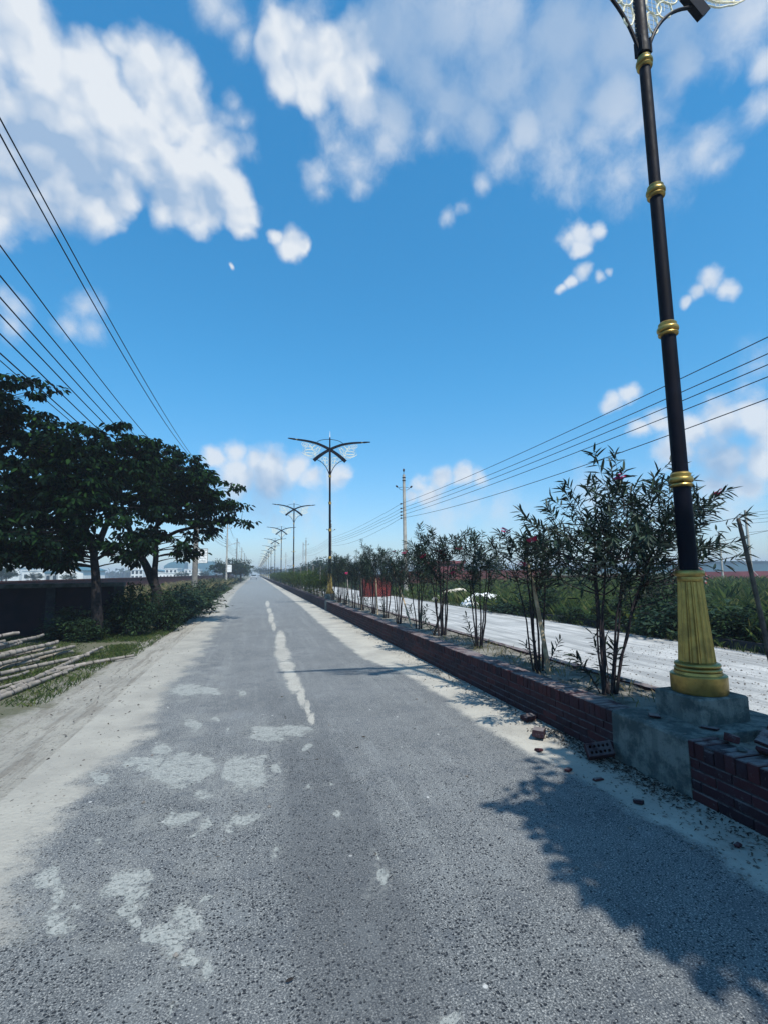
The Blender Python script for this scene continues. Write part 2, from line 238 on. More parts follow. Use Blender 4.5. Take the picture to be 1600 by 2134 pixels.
def dirt_build(h, p, P, O):
    sx = h.n('ShaderNodeSeparateXYZ'); h.put(sx.inputs[0], P); X, Y = sx.outputs[0], sx.outputs[1]
    c = h.mix(.30, sandcol(h, P), (.15, .145, .13))
    r = h.noise(h.vmap(P, rot=(0, 0, .06), sc=(5.5, .55, 1)), 1.5, 6, .62)
    c = h.mix(h.m('MULTIPLY', h.ss(r, .50, .60), .55), c, (.165, .15, .13)); c = h.mix(h.m('MULTIPLY', h.ss(h.noise(h.vmap(P, rot=(0, 0, .1), sc=(2.2, .5, 1)), 1.2, 5, .6), .52, .62), .5), c, (.34, .325, .29))
    crumbs = h.noise(P, 20, 5, .75); c = h.mix(h.m('MULTIPLY', h.ss(crumbs, .56, .64), .7), c, (.10, .09, .08))
    Xe = h.m('ADD', X, h.m('MULTIPLY', h.m('SUBTRACT', h.noise(P, 1.3, 6, .7), .5), 2.2))
    soil = h.ss(Xe, -2.35, -3.0)
    c = h.mix(soil, c, h.mix(h.noise(P, 5, 5, .7), (.16, .14, .11), (.07, .09, .05)))
    h.put(p.inputs['Base Color'], c)
    bumpn(h, p, h.m('ADD', h.m('MULTIPLY', r, 1.8), h.m('MULTIPLY', crumbs, .6)), .05, .9)
M['dirt'] = mat('dirt_shoulder', dirt_build, rough=.95, spec=.15)
def farroad_build(h, p, P, O):
    c = h.mix(h.ss(h.noise(P, .9, 6, .6), .35, .65), (.44, .44, .43), (.32, .325, .32))
    r = h.noise(h.vmap(P, sc=(2.2, .11, 1)), 1.6, 6, .65)
    c = h.mix(h.m('MULTIPLY', h.ss(r, .47, .58), .75), c, (.22, .225, .225))
    k = h.noise(P, 22, 5, .75)
    sx = h.n('ShaderNodeSeparateXYZ'); h.put(sx.inputs[0], P)
    near = h.ss(sx.outputs[1], 9, 4.5, .25, .85)
    c = h.mix(h.m('MULTIPLY', h.ss(k, .53, .62), near), c, (.17, .17, .17))
    h.put(p.inputs['Base Color'], c); bumpn(h, p, h.m('ADD', k, r), .02, .7)
M['farroad'] = mat('dusty_carriageway', farroad_build, rough=.95, spec=.15)
def field_build(h, p, P, O):
    c = h.ramp(h.noise(P, .06, 7, .65), [(.3, (.03, .05, .02)), (.48, (.05, .065, .03)), (.62, (.09, .085, .055)), (.75, (.16, .145, .11))])
    c = h.mix(h.m('MULTIPLY', h.noise(P, 2.5, 6, .7), .6), c, (.06, .07, .03))
    h.put(p.inputs['Base Color'], c); bumpn(h, p, h.noise(P, 3, 5, .7), .15)
M['field'] = mat('field_ground', field_build, rough=1., spec=.1)
def soil_build(h, p, P, O):
    c = h.mix(h.ss(h.noise(P, 3.5, 6, .65), .4, .62), (.22, .21, .185), (.10, .095, .08))
    c = h.mix(h.m('MULTIPLY', h.ss(h.noise(P, 40, 4, .75), .55, .66), .75), c, (.07, .06, .045))
    h.put(p.inputs['Base Color'], c); bumpn(h, p, h.noise(P, 24, 5, .7), .025)
M['soil'] = mat('median_soil', soil_build, rough=1., spec=.1)
def brick_build(h, p, P, O):
    at = h.n('ShaderNodeAttribute', attribute_name='tone')
    c = h.ramp(at.outputs['Fac'], [(0, (.016, .006, .012)), (.45, (.032, .009, .014)), (.8, (.06, .013, .016)), (1, (.030, .011, .019))])
    c = h.mix(h.m('MULTIPLY', h.ss(h.noise(P, 9, 5, .65), .48, .66), .5), c, (.035, .026, .036))
    c = h.mix(h.m('MULTIPLY', h.ss(h.noise(P, 26, 5, .75), .58, .68), .5), c, (.10, .095, .10))
    sx = h.n('ShaderNodeSeparateXYZ'); h.put(sx.inputs[0], P)
    nrm = h.n('ShaderNodeSeparateXYZ'); h.put(nrm.inputs[0], h.n('ShaderNodeNewGeometry').outputs['Normal'])
    dust = h.m('MULTIPLY', h.ss(nrm.outputs[2], .5, .9), h.ss(h.noise(P, 6, 5, .7), .33, .55))
    c = h.mix(h.m('MULTIPLY', dust, .8), c, (.20, .18, .18))
    h.put(p.inputs['Base Color'], c); bumpn(h, p, h.noise(P, 90, 4, .7), .004)
M['brick'] = mat('red_brick', brick_build, rough=.85, spec=.25)
def brickfar_build(h, p, P, O):
    b = h.n('ShaderNodeTexBrick'); sx = h.n('ShaderNodeSeparateXYZ'); h.put(sx.inputs[0], P)
    cb = h.n('ShaderNodeCombineXYZ'); h.put(cb.inputs[0], h.m('ADD', sx.outputs[0], sx.outputs[1])); h.put(cb.inputs[1], sx.outputs[2])
    h.put(b.inputs['Vector'], cb.outputs[0]); b.inputs['Scale'].default_value = 1; b.inputs['Brick Width'].default_value = .25; b.inputs['Row Height'].default_value = .083
    b.inputs['Mortar Size'].default_value = .008; b.inputs['Color1'].default_value = (.13, .032, .028, 1); b.inputs['Color2'].default_value = (.08, .02, .022, 1); b.inputs['Mortar'].default_value = (.10, .075, .07, 1)
    c = h.mix(h.m('MULTIPLY', h.ss(h.noise(P, 1.2, 6, .7), .42, .66), .6), b.outputs[0], (.06, .04, .042))
    h.put(p.inputs['Base Color'], c)
M['brickfar'] = mat('old_brickwork', brickfar_build, rough=.9, spec=.2)
M['brickred'] = mat('bright_brick', col=(.20, .035, .028), col2=(.07, .018, .02), scale=5, rough=.9, bump=.006)
M['brickkerb'] = mat('far_kerb_brick', col=(.045, .03, .036), col2=(.022, .016, .022), scale=3, rough=.9)
def conc_build(h, p, P, O):
    c = h.mix(h.ss(h.noise(O, 5, 7, .7), .40, .6), (.20, .22, .205), (.065, .085, .085))
    st = h.noise(h.vmap(O, sc=(9, 9, .8)), 1.2, 5, .6); c = h.mix(h.m('MULTIPLY', h.ss(st, .5, .64), .45), c, (.07, .09, .092))
    c = h.mix(h.m('MULTIPLY', h.ss(h.noise(O, 48, 5, .8), .56, .66), .75), c, (.07, .085, .08))
    h.put(p.inputs['Base Color'], c); bumpn(h, p, h.m('ADD', h.noise(O, 12, 5, .6), h.noise(O, 70, 5, .75)), .016)
M['concrete'] = mat('weathered_concrete', conc_build, rough=.92, spec=.2)
M['mortar'] = mat('mortar', col=(.07, .065, .075), col2=(.035, .032, .038), scale=30, rough=1, bump=.004)
def gold_build(h, p, P, O):
    c = h.mix(h.ss(h.noise(O, 7, 5, .65), .4, .65), (.42, .29, .085), (.27, .19, .06))
    c = h.mix(h.m('MULTIPLY', h.ss(h.noise(O, 50, 4, .75), .58, .7), .5), c, (.12, .08, .035))
    h.put(p.inputs['Base Color'], c); h.put(p.inputs['Roughness'], h.ss(h.noise(O, 18, 4), .3, .7, .28, .46)); bumpn(h, p, h.noise(O, 70, 3), .0015)
M['gold'] = mat('gold_paint', gold_build, metal=.8, spec=.4)
def pole_build(h, p, P, O):
    c = h.mix(h.ss(h.noise(O, 5, 5, .6), .4, .7), (.001, .0015, .006), (.003, .004, .011))
    h.put(p.inputs['Base Color'], c); h.put(p.inputs['Roughness'], h.ss(h.noise(O, 12, 4), .3, .7, .5, .65))
M['black'] = mat('black_paint', pole_build, spec=.10)
M['white'] = mat('white_plastic', col=(.78, .79, .78), col2=(.6, .61, .6), scale=9, rough=.5)
M['pc'] = mat('pole_concrete', col=(.40, .385, .34), col2=(.28, .27, .245), scale=3, rough=.9, bump=.004)
M['pcold'] = mat('old_pole_concrete', col=(.21, .195, .17), col2=(.13, .125, .12), scale=3, rough=.9, bump=.004)
M['wire'] = mat('cable_black', col=(.02, .022, .03), rough=.6)
M['insul'] = mat('insulator', col=(.035, .025, .025), rough=.35)
M['bark'] = mat('bark', col=(.03, .026, .026), col2=(.012, .011, .013), scale=14, rough=.95, bump=.02)
M['barkpale'] = mat('pale_bark', col=(.16, .14, .12), col2=(.08, .07, .06), scale=16, rough=.95, bump=.01)
M['stem'] = mat('shrub_stem', col=(.035, .028, .03), col2=(.014, .012, .015), scale=20, rough=.9, bump=.003)
def bam_build(h, p, P, O):
    sx = h.n('ShaderNodeSeparateXYZ'); h.put(sx.inputs[0], O)
    f = h.m('FRACT', h.m('MULTIPLY', sx.outputs[2], 2.9))
    c = h.mix(h.ss(h.noise(O, 5, 5, .6), .35, .65), (.27, .235, .21), (.16, .145, .12))
    c = h.mix(h.m('MULTIPLY', h.ss(h.noise(O, 30, 4, .7), .55, .66), .6), c, (.13, .11, .08))
    c = h.mix(h.m('MULTIPLY', h.ss(f, .10, .06), .9), c, (.03, .025, .022))
    h.put(p.inputs['Base Color'], c)
M['bamboo'] = mat('bamboo', bam_build, rough=.6, spec=.35)
M['stakewood'] = mat('stake_wood', col=(.42, .33, .22), col2=(.22, .16, .10), scale=10, rough=.8, bump=.004)
M['stakedark'] = mat('dark_stake', col=(.12, .095, .075), col2=(.05, .04, .035), scale=10, rough=.8, bump=.004)
M['leaf_tree'] = leafmat('tree_leaf', [(.2, (.003, .008, .007)), (.6, (.006, .016, .009)), (.88, (.014, .038, .011)), (1., (.03, .075, .016))], .12, .85, .02)
M['leaf_ole'] = leafmat('oleander_leaf', [(.15, (.008, .018, .016)), (.6, (.016, .034, .025)), (.95, (.032, .058, .034))], .12, .5, .2)
M['leaf_shrub'] = leafmat('shrub_leaf', [(.15, (.007, .017, .011)), (.6, (.016, .036, .018)), (.95, (.035, .068, .022))], .2)
M['leaf_bright'] = leafmat('bright_leaf', [(.15, (.022, .045, .014)), (.6, (.05, .09, .02)), (.95, (.10, .13, .03))], .3)
M['leaf_far'] = leafmat('far_leaf', [(.15, (.009, .022, .016)), (.6, (.018, .038, .022)), (.95, (.036, .062, .028))], .15)
M['grass'] = leafmat('grass_blade', [(.15, (.012, .028, .012)), (.45, (.034, .066, .020)), (.8, (.095, .125, .035)), (1., (.16, .14, .07))], .25)
M['drygrass'] = leafmat('dry_grass', [(.15, (.05, .08, .025)), (.5, (.16, .15, .07)), (.9, (.28, .22, .13))], .3)
M['flower'] = mat('pink_petal', col=(.55, .04, .16), col2=(.38, .02, .12), scale=30, rough=.6)
M['litter'] = leafmat('dead_leaf', [(.1, (.012, .012, .014)), (.6, (.035, .03, .028)), (.95, (.11, .095, .075))], .05, .9, .1)
M['stone'] = mat('rubble_stone', col=(.20, .185, .17), col2=(.08, .075, .07), scale=12, rough=.95, bump=.004)
M['plaster'] = mat('white_wall', col=(.74, .75, .74), col2=(.60, .62, .62), scale=.5, rough=.9)
M['grey'] = mat('grey_wall', col=(.40, .42, .42), col2=(.30, .32, .33), scale=.4, rough=.9)
M['teal'] = mat('teal_net_cladding', col=(.045, .17, .215), col2=(.03, .12, .165), scale=.25, rough=.6)
M['pane'] = mat('window_glass', col=(.03, .045, .055), rough=.2)
M['roofblue'] = mat('blue_sheet_roof', col=(.06, .16, .20), col2=(.05, .12, .16), scale=.3, rough=.5)
M['pinkwall'] = mat('pink_wall', col=(.20, .07, .08), col2=(.14, .05, .06), scale=.6, rough=.9)
M['wallpaint'] = mat('old_dark_wall', col=(.018, .012, .018), col2=(.007, .006, .012), scale=2.2, rough=.95, bump=.01, lim=(.3, .7))
M['pier'] = mat('pier_plaster', col=(.035, .04, .045), col2=(.018, .02, .026), scale=4, rough=.95)
M['coping'] = mat('mossy_coping', col=(.09, .10, .10), col2=(.04, .05, .045), scale=5, rough=.95, bump=.01)
M['sandpile'] = mat('sand_pile', col=(.62, .57, .49), col2=(.40, .36, .30), scale=3, rough=1, bump=.04, bscale=5)
M['tarp'] = mat('white_tarpaulin', col=(.80, .81, .80), col2=(.64, .66, .67), scale=2, rough=.6, bump=.05, bscale=4)
M['carpaint'] = mat('car_paint', col=(.30, .32, .34), rough=.25, spec=.5)
M['rubber'] = mat('rubber', col=(.02, .02, .02), rough=.8)
M['signink'] = mat('sign_ink', col=(.22, .25, .27), rough=.7)
M['ornament'] = mat('ornament_white', col=(.85, .80, .62), col2=(.70, .64, .48), scale=20, rough=.6)
# ------------------------------------------------------------------ mesh helpers
class MB:
    def __init__(s): s.v = []; s.f = []; s.t = []
    def add(s, vs, fs, tone=None):
        o = len(s.v); s.v += [tuple(q) for q in vs]; s.f += [tuple(i+o for i in q) for q in fs]
        if tone is not None: s.t += [tone]*len(vs)
        return s
    def box(s, x0, x1, y0, y1, z0, z1, tone=None, rz=0., c=None, tilt=None, bev=0.):
        cx, cy, cz = (x0+x1)/2, (y0+y1)/2, (z0+z1)/2; a, b, h = (x1-x0)/2, (y1-y0)/2, (z1-z0)/2
        if bev:
            e = bev; V = []; 
            for sz, k in ((-1, 1), (-1, 0), (1, 0), (1, 1)):
                zz = sz*h if k else sz*(h-e)
                aa, bb = (a-e, b-e) if k else (a, b)
                V += [(-aa, -bb, zz), (aa, -bb, zz), (aa, bb, zz), (-aa, bb, zz)]
            F = [(3, 2, 1, 0), (12, 13, 14, 15)]
            for r in range(3):
                for i in range(4): j = (i+1) % 4; F.append((r*4+i, r*4+j, r*4+4+j, r*4+4+i))
        else:
            V = [(-a, -b, -h), (a, -b, -h), (a, b, -h), (-a, b, -h), (-a, -b, h), (a, -b, h), (a, b, h), (-a, b, h)]
            F = [(3, 2, 1, 0), (4, 5, 6, 7), (0, 1, 5, 4), (1, 2, 6, 5), (2, 3, 7, 6), (3, 0, 4, 7)]
        R = Matrix.Rotation(rz, 3, 'Z')
        if tilt: R = R @ Matrix.Rotation(tilt[0], 3, 'X') @ Matrix.Rotation(tilt[1], 3, 'Y')
        return s.add([(R @ Vector(q))+Vector((cx, cy, cz)) for q in V], F, tone)
    def tube(s, pts, rad, n=8, caps=True):
        pts = [Vector(q) for q in pts]; m = len(pts)
        if not hasattr(rad, '__len__'): rad = [rad]*m
        V = []; pn = None
        for i, q in enumerate(pts):
            d = (pts[min(i+1, m-1)]-pts[max(i-1, 0)])
            if d.length < 1e-9: d = Vector((0, 0, 1))
            d.normalize()
            if pn is None: pn = d.orthogonal().normalized()
            pn = (pn-d*pn.dot(d)); pn = pn.normalized() if pn.length > 1e-6 else d.orthogonal().normalized()
            bn = d.cross(pn)
            for k in range(n):
                a = 2*PI*k/n; V.append(q+(pn*math.cos(a)+bn*math.sin(a))*rad[i])
        F = [(i*n+k, i*n+(k+1) % n, (i+1)*n+(k+1) % n, (i+1)*n+k) for i in range(m-1) for k in range(n)]
        if caps: F += [tuple(range(n))[::-1], tuple(range((m-1)*n, m*n))]
        return s.add(V, F)
    def lathe(s, prof, n=32, c=(0, 0), mod=None, caps=True):
        V = []
        for r, z in prof:
            for k in range(n):
                a = 2*PI*k/n; rr = r*(mod(a, z) if mod else 1); V.append((c[0]+rr*math.cos(a), c[1]+rr*math.sin(a), z))
        m = len(prof); F = [(i*n+k, i*n+(k+1) % n, (i+1)*n+(k+1) % n, (i+1)*n+k) for i in range(m-1) for k in range(n)]
        if caps: F += [tuple(range(n))[::-1], tuple(range((m-1)*n, m*n))]
        return s.add(V, F)
    def mesh(s, name, m, smooth=False):
        me = bpy.data.meshes.new(name); me.from_pydata(s.v, [], s.f)
        if s.t:
            a = me.attributes.new('tone', 'FLOAT', 'POINT'); a.data.foreach_set('value', s.t)
        me.materials.append(m)
        if smooth:
            me.polygons.foreach_set('use_smooth', [True]*len(me.polygons))
            try: me.set_sharp_from_angle(angle=math.radians(38))
            except Exception: pass
        me.update(); return me
def npmesh(name, V, F, m, smooth=False):
    """V (n,3), F (k,4) arrays"""
    me = bpy.data.meshes.new(name); k = F.shape[1]
    me.vertices.add(len(V)); me.vertices.foreach_set('co', V.astype(np.float32).ravel())
    me.loops.add(F.size); me.loops.foreach_set('vertex_index', F.astype(np.int32).ravel())
    me.polygons.add(len(F)); me.polygons.foreach_set('loop_start', np.arange(0, F.size, k, dtype=np.int32))
    me.materials.append(m); me.update(calc_edges=True)
    if smooth: me.polygons.foreach_set('use_smooth', np.ones(len(F), bool))
    return me
def ob(name, me, parent=None, loc=None, rz=None):
    o = bpy.data.objects.new(name, me); COL.objects.link(o)
    if parent: o.parent = parent
    if loc: o.location = loc
    if rz is not None: o.rotation_euler[2] = rz
    return o
def tag(o, label=None, cat=None, group=None, kind=None):
    if label: o['label'] = label
    if cat: o['category'] = cat
    if group: o['group'] = group
    if kind: o['kind'] = kind
    return o
def thing(name, label, cat, loc=(0, 0, 0), rz=0, group=None):
    o = ob(name, None, None, loc, rz); o.empty_display_size = .2
    return tag(o, label, cat, group)
def copy_tree(o, parent=None):
    c = o.copy(); COL.objects.link(c); c.parent = parent
    for ch in list(o.children): copy_tree(ch, c)
    return c
ORD = ['first', 'second', 'third', 'fourth', 'fifth', 'sixth', 'seventh', 'eighth', 'ninth', 'tenth', 'eleventh', 'twelfth', 'thirteenth', 'fourteenth', 'fifteenth', 'sixteenth', 'seventeenth', 'eighteenth', 'nineteenth', 'twentieth']
def unit(a): return a/np.maximum(np.linalg.norm(a, axis=-1, keepdims=True), 1e-9)
def leaves(P, D, N, L, Wd, fold=.12, droop=.12):
    """folded leaves: base P, direction D, normal N (all n,3), length L, width Wd (n,)"""
    n = len(P); D = unit(D); Sd = unit(np.cross(D, N)); N2 = np.cross(Sd, D); L = L[:, None]; Wd = Wd[:, None]
    V = np.empty((n, 6, 3)); V[:, 0] = P
    V[:, 1] = P+D*L*.33+Sd*Wd*.48+N2*Wd*fold; V[:, 2] = P+D*L*.7+Sd*Wd*.4+N2*Wd*fold*.4-N2*L*droop*.4
    V[:, 3] = P+D*L-N2*L*droop
    V[:, 4] = P+D*L*.7-Sd*Wd*.4+N2*Wd*fold*.4-N2*L*droop*.4; V[:, 5] = P+D*L*.33-Sd*Wd*.48+N2*Wd*fold
    i = np.arange(n)[:, None]*6
    F = np.concatenate([i+np.array([[0, 1, 2, 3]]), i+np.array([[0, 3, 4, 5]])])
    return V.reshape(-1, 3), F
def dome(name, rx, ry, h, m, seed=0, rough=.12, nr=14, na=40, pw=1.6):
    mb = MB(); V = [(0, 0, h)]; F = []
    for i in range(1, nr+1):
        t = i/nr
        for k in range(na):
            a = 2*PI*k/na; q = Vector((math.cos(a)*t*2+seed*7.3, math.sin(a)*t*2, seed))
            w = 1+rough*1.5*mnoise.noise(q*.9); z = h*(math.cos(t*PI/2)**(1/pw))*(1+rough*2*mnoise.noise(q*1.8))+h*rough*.5*mnoise.noise(q*5)*(1-t)
            V.append((rx*t*w*math.cos(a), ry*t*w*math.sin(a), max(z, -.02) if i < nr else -.03))
    for k in range(na): F.append((0, 1+k, 1+(k+1) % na))
    for i in range(nr-1):
        for k in range(na): a = 1+i*na+k; b = 1+i*na+(k+1) % na; F.append((a, a+na, b+na, b))
    mb.add(V, F); return mb.mesh(name, m, True)

# ------------------------------------------------------------------ ground, roads
def sheet(name, x0, x1, y0, y1, z, m, label=None, nx=1, ny=1, disp=None):
    xs = np.linspace(x0, x1, nx+1); ys = np.linspace(y0, y1, ny+1); mb = MB()
    V = [(x, y, z+(disp(x, y) if disp else 0)) for y in ys for x in xs]
    F = [(j*(nx+1)+i, j*(nx+1)+i+1, (j+1)*(nx+1)+i+1, (j+1)*(nx+1)+i) for j in range(ny) for i in range(nx)]
    return tag(ob(name, mb.add(V, F).mesh(name, m, bool(disp))), kind='structure')
sheet('ground', -1000, 1000, -1000, 1000, -.10, M['field'])
def road_mesh():
    xs = np.linspace(-1.75, 2.985, 171); ys = [-8., 0., .8]; y = .8
    while y < 60: y += .010+.009*y; ys.append(y)
    ys += [75., 100, 150, 250, 600]; ys = np.array(ys); X, Y = np.meshgrid(xs, ys); V = np.stack([X.ravel(), Y.ravel(), 0*X.ravel()], 1)
    nx = len(xs); i = np.arange(len(ys)-1)[:, None]*nx+np.arange(nx-1)[None]; F = np.stack([i, i+1, i+nx+1, i+nx], -1).reshape(-1, 4)
    me = npmesh('road', V, F, M['road'])
    for nm, L in (('patch', PATCH), ('strip', STRIP)):
        f = np.full(len(V), 4.); nr_ = (V[:, 1] > 1) & (V[:, 1] < 22); W_ = np.zeros((len(V), 2))
        W_[nr_] = [(mnoise.noise(Vector((q[0]*3.1, q[1]*2.3, 1)))+.6*mnoise.noise(Vector((q[0]*8, q[1]*6, 4))), mnoise.noise(Vector((q[0]*3.1, q[1]*2.3, 9)))+.6*mnoise.noise(Vector((q[0]*8, q[1]*6, 7)))) for q in V[nr_]]
        W_ *= .11 if nm == 'patch' else .028
        for x, y, a, b, r in L:
            dx, dy = V[:, 0]-x+W_[:, 0], V[:, 1]-y+W_[:, 1]*1.5; u = (dx*math.cos(r)+dy*math.sin(r))/a; v = (-dx*math.sin(r)+dy*math.cos(r))/b
            f = np.minimum(f, np.hypot(u, v))
        at = me.attributes.new(nm, 'FLOAT', 'POINT'); at.data.foreach_set('value', f.astype(np.float32))
    return me
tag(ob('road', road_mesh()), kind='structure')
def dd(x, y):
    e = min(1, max(0, (-1.75-x)/.5)); return e*(.045*mnoise.noise(Vector((x*1.1, y*.35, 0)))+.02*mnoise.noise(Vector((x*4, y*1.6, 3))))-.006
sheet('dirt_shoulder', -9.5, -1.74, -8, 60, 0., M['dirt'], nx=70, ny=260, disp=dd)
sheet('dirt_shoulder', -9.5, -1.74, 60.0, 600, -.006, M['dirt'])
sheet('carriageway', 4.16, 9.05, -12, 600, 0., M['farroad'])
sheet('verge_soil', 9.05, 12.5, -12, 600, -.03, M['soil'])
def ds(x, y): return .02*mnoise.noise(Vector((x*3, y*2.2, 0)))+.012*mnoise.noise(Vector((x*11, y*9, 3)))
sheet('median_soil', 3.2, 3.98, -8, 3.0, .33, M['soil'], nx=8, ny=60, disp=ds)
sheet('median_soil', 3.2, 3.98, 3.78, 40, .345, M['soil'], nx=10, ny=300, disp=ds)
sheet('median_soil', 3.2, 3.98, 40.0, 600, .34, M['soil'])

# ------------------------------------------------------------------ median walls
WX = 2.98
rnd = random.Random(4)
def brick_run(mb, y0, y1, broken=False, face=WX, depth=.24):
    """rowlock course over four stretcher courses, mortar core set back"""
    mb2 = mb
    z0 = 0.; ch = .071; top = 4*ch
    for c in range(4):
        y = y0 - (.12 if c % 2 else 0)
        while y < y1:
            a, b = max(y, y0), min(y+.232, y1)
            if b-a > .03:
                j = rnd.uniform(-.003, .003)
                mb2.box(face+j, face+.11, a, b, z0+c*ch+.003-(.06 if c == 0 else 0), z0+(c+1)*ch-.006, tone=rnd.random(), bev=.004)
            y += .242
    y = y0
    while y < y1-.03:
        w = .068+rnd.uniform(-.003, .003); b = min(y+w, y1); j = rnd.uniform(-.004, .004)
        hh = top+.115+rnd.uniform(-.004, .003)
        if broken and rnd.random() < .3: hh -= rnd.uniform(.01, .04)
        mb2.box(face-.004+j, face+depth-.01+j, y, b, top+.001, hh, tone=rnd.random(), bev=.006, tilt=(rnd.uniform(-.02, .02), 0))
        y += w+.009
def core(y0, y1, face=WX, depth=.24):
    m = MB(); m.box(face+.008, face+depth-.016, y0, y1, -.09, .386); return m
def brick_wall(name, y0, y1, label, broken=False):
    mb = MB(); brick_run(mb, y0, y1, broken)
    t = tag(ob(name, mb.mesh(name, M['brick'])), label, 'wall'); ob('mortar', core(y0+.004, y1-.004).mesh('mortar', M['mortar']), t)
    return t
LY = [3.4, 24.2]+[24.2+24*k for k in range(1, 18)]
brick_wall('brick_kerb_wall', -3.0, 3.0, 'broken low red brick kerb wall nearest the camera, strewn with brick pieces', True)
brick_wall('brick_kerb_wall', 3.78, 21.4, 'long low red brick kerb wall of the median beyond the bare concrete section')
mb = MB(); mb.box(WX, WX+.23, 22.0, 600, -.09, .40)
tag(ob('brick_kerb_wall', mb.mesh('brick_kerb_wall', M['brickkerb'])), 'far stretch of red brick kerb wall running to the horizon', 'wall')
def cwall(y0, y1, label):
    mb = MB(); n = 16
    V = []; F = []
    for i in range(n+1):
        y = y0+(y1-y0)*i/n
        for (x, z) in ((WX-.006, -.09), (WX-.006, .2), (WX-.004, .385), (WX+.012, .402), (3.6, .404), (4.07, .404), (4.085, .39), (4.085, -.09)):
            k = .006*mnoise.noise(Vector((y*4, z*8, x))) ; V.append((x+k*(x < 3.2), y, z+k*.6*(z > .3)))
    for i in range(n):
        for j in range(7): a = i*8+j; F.append((a, a+8, a+9, a+1))
    F += [tuple(range(8)), tuple(range(n*8, n*8+8))[::-1]]
    return tag(ob('concrete_kerb_block', mb.add(V, F).mesh('c', M['concrete'])), label, 'kerb')
cwall(3.003, 3.777, 'bare grey concrete kerb section carrying the nearest lamp plinth')
cwall(21.403, 21.997, 'far grey concrete kerb section between brick kerb walls')
mb = MB(); mb.box(3.985, 4.10, -12, 3.0, -.09, .37, tone=.4); mb.box(3.985, 4.10, 3.78, 600, -.09, .37, tone=.5)
tag(ob('rear_kerb_wall', mb.mesh('rear', M['brick'])), 'thin low brick kerb on the far side of the planted median', 'wall')

# ------------------------------------------------------------------ street lamps
def arc(p0, p1, p2, n=12):
    p0, p1, p2 = Vector(p0), Vector(p1), Vector(p2)
    return [p0*(1-t)**2+p1*2*t*(1-t)+p2*t*t for t in [i/n for i in range(n+1)]]
def sqtube(mb, pts, w, h):
    """flat square-section arm in the XZ plane"""
    pts = [Vector(q) for q in pts]; V = []; m = len(pts)
    for i, q in enumerate(pts):
        d = (pts[min(i+1, m-1)]-pts[max(i-1, 0)]).normalized(); nn = Vector((-d.z, 0, d.x)); k = h[i] if hasattr(h, '__len__') else h
        V += [q+nn*k/2+Vector((0, w/2, 0)), q+nn*k/2-Vector((0, w/2, 0)), q-nn*k/2-Vector((0, w/2, 0)), q-nn*k/2+Vector((0, w/2, 0))]
    F = [(i*4+k, i*4+(k+1) % 4, i*4+4+(k+1) % 4, i*4+4+k) for i in range(m-1) for k in range(4)]+[(3, 2, 1, 0), ((m-1)*4, (m-1)*4+1, (m-1)*4+2, (m-1)*4+3)]
    mb.add(V, F)
def wob(pts, amp=.006, s=9):
    return [Vector(q)+Vector((amp*math.sin(i*2.1), 0, amp*math.cos(i*1.7))) for i, q in enumerate(pts)]
